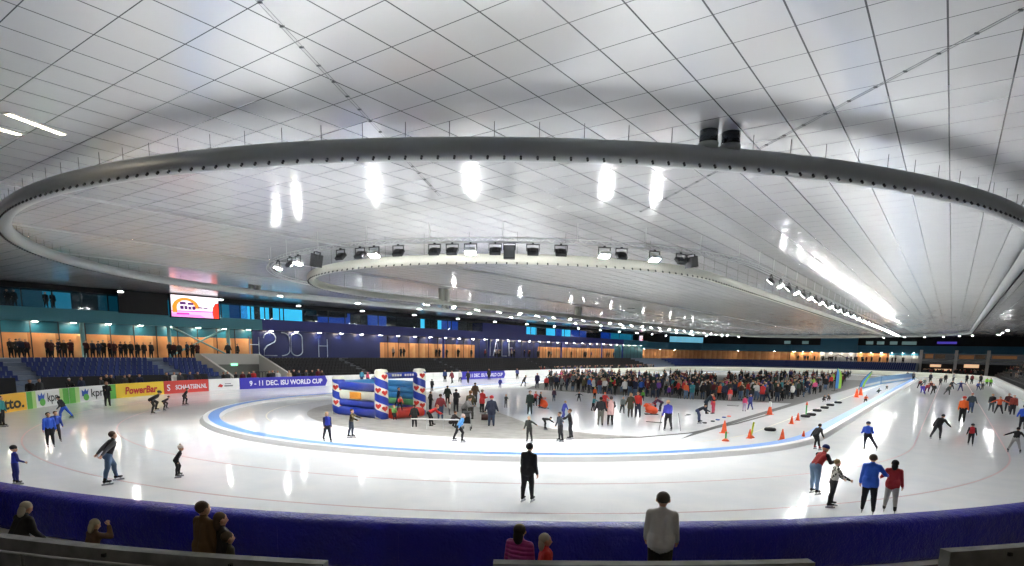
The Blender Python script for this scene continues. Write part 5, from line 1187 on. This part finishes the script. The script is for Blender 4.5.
ROWS = [(0,'front row',.0),(1,'second row',2.6),(2,'third row',5.0),(3,'back rows',7.4)]
n_crowd = 0
for ri, rname, dy in ROWS:
    px = 546.0+ri*1.3
    while px < 845:
        stepx = (4.6 if ri == 0 else 5.4)+rnd.random()*1.6
        py = front_y(px)-dy-rnd.random()*1.4
        if py < 376.5: px += stepx; continue
        p = at(px, py)
        if try_place(p.x, p.y) and n_crowd < 150:
            zn = next((z_ for a, b, z_ in ZN if a <= px < b), ZN[-1][2])
            for _ in range(60):
                t_ = rnd.choices(range(len(TOPS)), WTS)[0]; hk = rnd.choice(('short','hat','long')); hd = rnd.choice(HEADS[hk]); lab = '%s jacketed person, %s, crowd %s %s' % (TOPS[t_][0], hd[0], rname, zn)
                if lab not in used_l: break
            used_l[lab] = 1
            kid = rnd.random() < .1
            crowd_person((p.x, p.y), 0, face_dir(p, rnd.choice((0,0,0,20,-30,60,-70,150,180))+rnd.uniform(-20,20)), TOPS[t_][1], rnd.choice((BLK,BLK,DJ,(50,52,58),JEANS,(40,36,34))), hd[1], lab, 'people in the infield crowd', rnd.choice(HV[hk]), .72 if kid else rnd.uniform(.93,1.06)); n_crowd += 1
        px += stepx
# spectators behind the boards
SP = [(30,'black','dark hair','at the gap before the first seats'),(39,'charcoal','dark hair','at the gap before the first seats'),(69,'black','white hat','above the first crown emblem'),(81,'navy','dark hair','above the first crown emblem'),(101,'charcoal','brown hair','above the second crown emblem'),(107,'black','fair hair','above the second crown emblem'),(112,'black','dark hair','above the second crown emblem'),
 (125,'charcoal','dark hair','over the yellow board'),(130,'black','grey hair','over the yellow board'),(139.5,'navy','dark hair','over the yellow board'),(166,'black','brown hair','over the red board'),(174,'white','fair hair','over the red board'),(180,'charcoal','dark hair','over the red board'),(190,'navy','brown hair','over the red board'),(198,'black','grey hair','over the red board'),
 (223,'black','dark hair','before the stairwell'),(228,'charcoal','grey hair','before the stairwell'),(235.5,'black','brown hair','before the stairwell'),(243,'maroon','dark hair','past the stairwell'),(249,'black','brown hair','past the stairwell'),(254,'red','brown hair','past the stairwell'),(269,'black','fair hair','over the violet board'),(273,'charcoal','dark hair','over the violet board'),(278,'white','dark hair','over the violet board'),(289,'beige','brown hair','over the violet board'),(294,'black','dark hair','over the violet board'),(299,'navy','fair hair','over the violet board'),(306,'charcoal','brown hair','over the violet board'),(312,'black','grey hair','over the violet board'),(318,'maroon','brown hair','over the violet board'),(322,'dark brown','grey hair','over the violet board')]
TC = dict(TOPS); HC_ = {a: (k, b) for k, L_ in HEADS.items() for a, b in L_}
for i, (px, t_, hd, wh) in enumerate(SP):
    r_ = RP+1.5+(i % 3)*.25; s_ = find_s(r_, px, 1.2, S_L-60, -math.pi*r_*.6); p = oval_s(r_, s_)[0]; hk, hc_ = HC_[hd]
    if px < 120 and i % 2: hk2 = hk
    crowd_person((p.x, p.y), 0, face_dir(p, 165+rnd.uniform(-30,30)), TC[t_], BLK, hc_, 'spectator in %s jacket, %s, behind the boards %s' % (t_, hd, wh), 'spectators behind the boards', rnd.choice(HV[hk]), rnd.uniform(1.0,1.1))
# silhouettes on the walkway and in the upper rooms
WK = [(10.3,'before'),(16.7,'x'),(20.7,'x'),(26.5,'x'),(47.7,'x'),(51.7,'x'),(58.8,'x'),(64.4,'x'),(70.8,'x'),(86,'x'),(92.5,'x'),(98.5,'x'),(103.5,'x'),(109.7,'x'),(114.5,'x'),(120.8,'x'),(125.6,'x'),(131,'x'),(137.6,'x'),(143.9,'x'),(151,'x'),(169.8,'x'),(174,'x'),(179.5,'x'),(187,'x'),(192.5,'x'),(197.5,'x'),(228,'x'),(237.6,'x')]
def wz(px): return 'in the group before the edge column' if px < 30 else 'in the loose group by a teal column' if px < 75 else 'in the dense group above the blue seats' if px < 155 else 'behind the brace' if px < 215 else 'beside the navy wall'
WC = [('black',(22,22,24)),('dark grey',(46,48,50)),('dark brown',(50,40,34)),('dark blue',(30,36,56)),('dark red',(70,28,30))]  # coats painted dark as silhouettes backlit by the orange wall
seenw = {}
for i, (px, _) in enumerate(WK):
    lo, hi = -20, 90
    X = XW+1.6+(i % 3)*.5
    for _k in range(40):
        mid = (lo+hi)/2
        if proj((X, mid, 3.8))[0] < px: lo = mid
        else: hi = mid
    for _k in range(40):
        c_ = WC[rnd.randrange(5)]; hd = rnd.choice(HEADS['short']+HEADS['hat'][:1]); lab = 'backlit walkway spectator in %s coat, %s, %s' % (c_[0], hd[0], wz(px))
        if lab not in seenw: break
    seenw[lab] = 1
    crowd_person((X, lo), 2.9, math.pi/2*-1+rnd.uniform(-.6,.6), c_[1], BLK, hd[1], lab, 'spectators on the walkway', rnd.choice((0,1,2,3,5)), rnd.uniform(1.0,1.1))
for px, lab in ((7,'dark figure behind the first upper window'),(14,'dark figure behind the upper window beside the bright teal room'),(45.5,'dark figure behind the upper window, first of a close pair'),(52.5,'dark figure behind the upper window, second of a close pair')):
    lo, hi = -20, 60; X = XW-1.2
    for _k in range(40):
        mid = (lo+hi)/2
        if proj((X, mid, 8.6))[0] < px: lo = mid
        else: hi = mid
    crowd_person((X, lo), 7.8, -math.pi/2, (20,24,30), BLK, (20,20,22), lab, None, rnd.choice((0,1,3)), 1.0)
# the far away rest of the audience: too small and too many to tell apart
mb = MB(); cl_ = [(28,28,30),(52,54,60),(120,40,44),(60,60,110),(150,140,130),(40,66,60),SK,(200,196,190)]
low, _, _, low_mb = variants[0]
base = []
for pz in ('stand','hands'):
    b_, *_r = body_mesh('crowd', pz, 1.74, .085, bulk=1.2, hairzone='short'); base.append(b_)
def mass(x, y, z, rot, s=1.0):
    b_ = rnd.choice(base); c, sn = math.cos(rot), math.sin(rot); t_ = rnd.choice((0,0,0,1,1,2,3,4,5)); k0 = len(mb.v)
    mb.v += [(x+(vx*c-vy*sn)*s, y+(vx*sn+vy*c)*s, z+vz*s) for vx, vy, vz in b_.v]
    for f_, zi in zip(b_.f, b_.mi): mb.f.append(tuple(k0+i for i in f_)); mb.mi.append({SKIN:6,HAIR:0,BOT:0,SHOE:0}.get(zi, t_)); mb.sm.append(True)
for i in range(420):                                   # behind the dense crowd
    px = rnd.uniform(560, 850); py = rnd.uniform(377.5, front_y(px)-4.5); p = at(px, py)
    if try_place(p.x, p.y, .5): mass(p.x, p.y, 0, rnd.uniform(0, 6.28))
for i in range(26): mass(rnd.uniform(-40, -10), YW-2.6-rnd.random()*.4, 2.92, math.pi)
for i in range(34):
    d = rnd.uniform(66, 148); mass(XW+1.7+rnd.random(), d, 2.92, -math.pi/2)
for i in range(120):
    k = rnd.randrange(12); yy_ = rnd.uniform(60, 180)
    if 68 < yy_ < 90 and 2 <= k <= 9: continue
    mass(8.95+.95*k+.3, yy_, .42*(k+1)+.08, math.pi/2, .98)
for i in range(40): mass(rnd.uniform(-6, 8), rnd.uniform(188, 200), 0, math.pi)
for i in range(70):
    s_ = rnd.uniform(S_L-60, S_L-LEN_S); p, nn = oval_s(RP+.9+rnd.random(), s_); mass(p.x, p.y, 0, -math.pi/2)
o = mb.build('crowd', [cm(c_) for c_ in cl_]); o['kind'] = 'stuff'; tag(o, 'distant audience in the stands and beyond the dense crowd', 'people')
# distant skaters near the far bend
for i, (px, py, c_, nm) in enumerate(((907,379.8,(34,34,36),'black'),(913,381,(90,90,94),'grey'),(930,382.5,(40,40,60),'navy'),(945,383.2,(30,30,32),'black'),(953,382,(150,150,152),'pale grey'),(966,383.5,(34,36,40),'charcoal'),(971.5,384,(120,40,44),'dark red'),(980,384.2,(36,36,40),'dark grey'),(612,381,(40,40,44),'black'),(585,381.5,(60,40,50),'plum'),(564,380.5,(38,40,60),'navy'),(551,379.8,(70,70,74),'grey'),(445,382.5,(40,60,110),'blue'),(452,383.5,(120,40,50),'dark red'),(460,382.8,(210,210,206),'white'),(468,383.4,(44,44,48),'black'),(517,379.3,(70,80,140),'slate blue'),(489,380.2,(36,36,40),'charcoal'))):
    p = at(px, py)
    wh = 'far down the straight near the cream bend' if px > 900 else 'on the far track behind the castle' if px < 480 else 'on the far track beyond the crowd'
    crowd_person((p.x, p.y), 0, face_dir(p, rnd.uniform(120,240)), c_, BLK, hB, 'distant skater in %s %s' % (nm, wh), 'distant skaters', rnd.choice((0,3,6)), 1.0)
# ================================================================== colour management
sc = bpy.context.scene
w = bpy.data.worlds.new('world'); sc.world = w; w.use_nodes = True; w.node_tree.nodes['Background'].inputs[0].default_value = (.5,.52,.55,1); w.node_tree.nodes['Background'].inputs[1].default_value = .05
sc.view_settings.view_transform = 'Standard'; sc.view_settings.look = 'None'; sc.view_settings.exposure = 0.2; sc.view_settings.gamma = 1; sc.view_settings.use_curve_mapping = False
sc.cycles.max_bounces = 8; sc.cycles.diffuse_bounces = 5; sc.cycles.glossy_bounces = 5; sc.cycles.sample_clamp_indirect = 120; sc.cycles.use_denoising = True
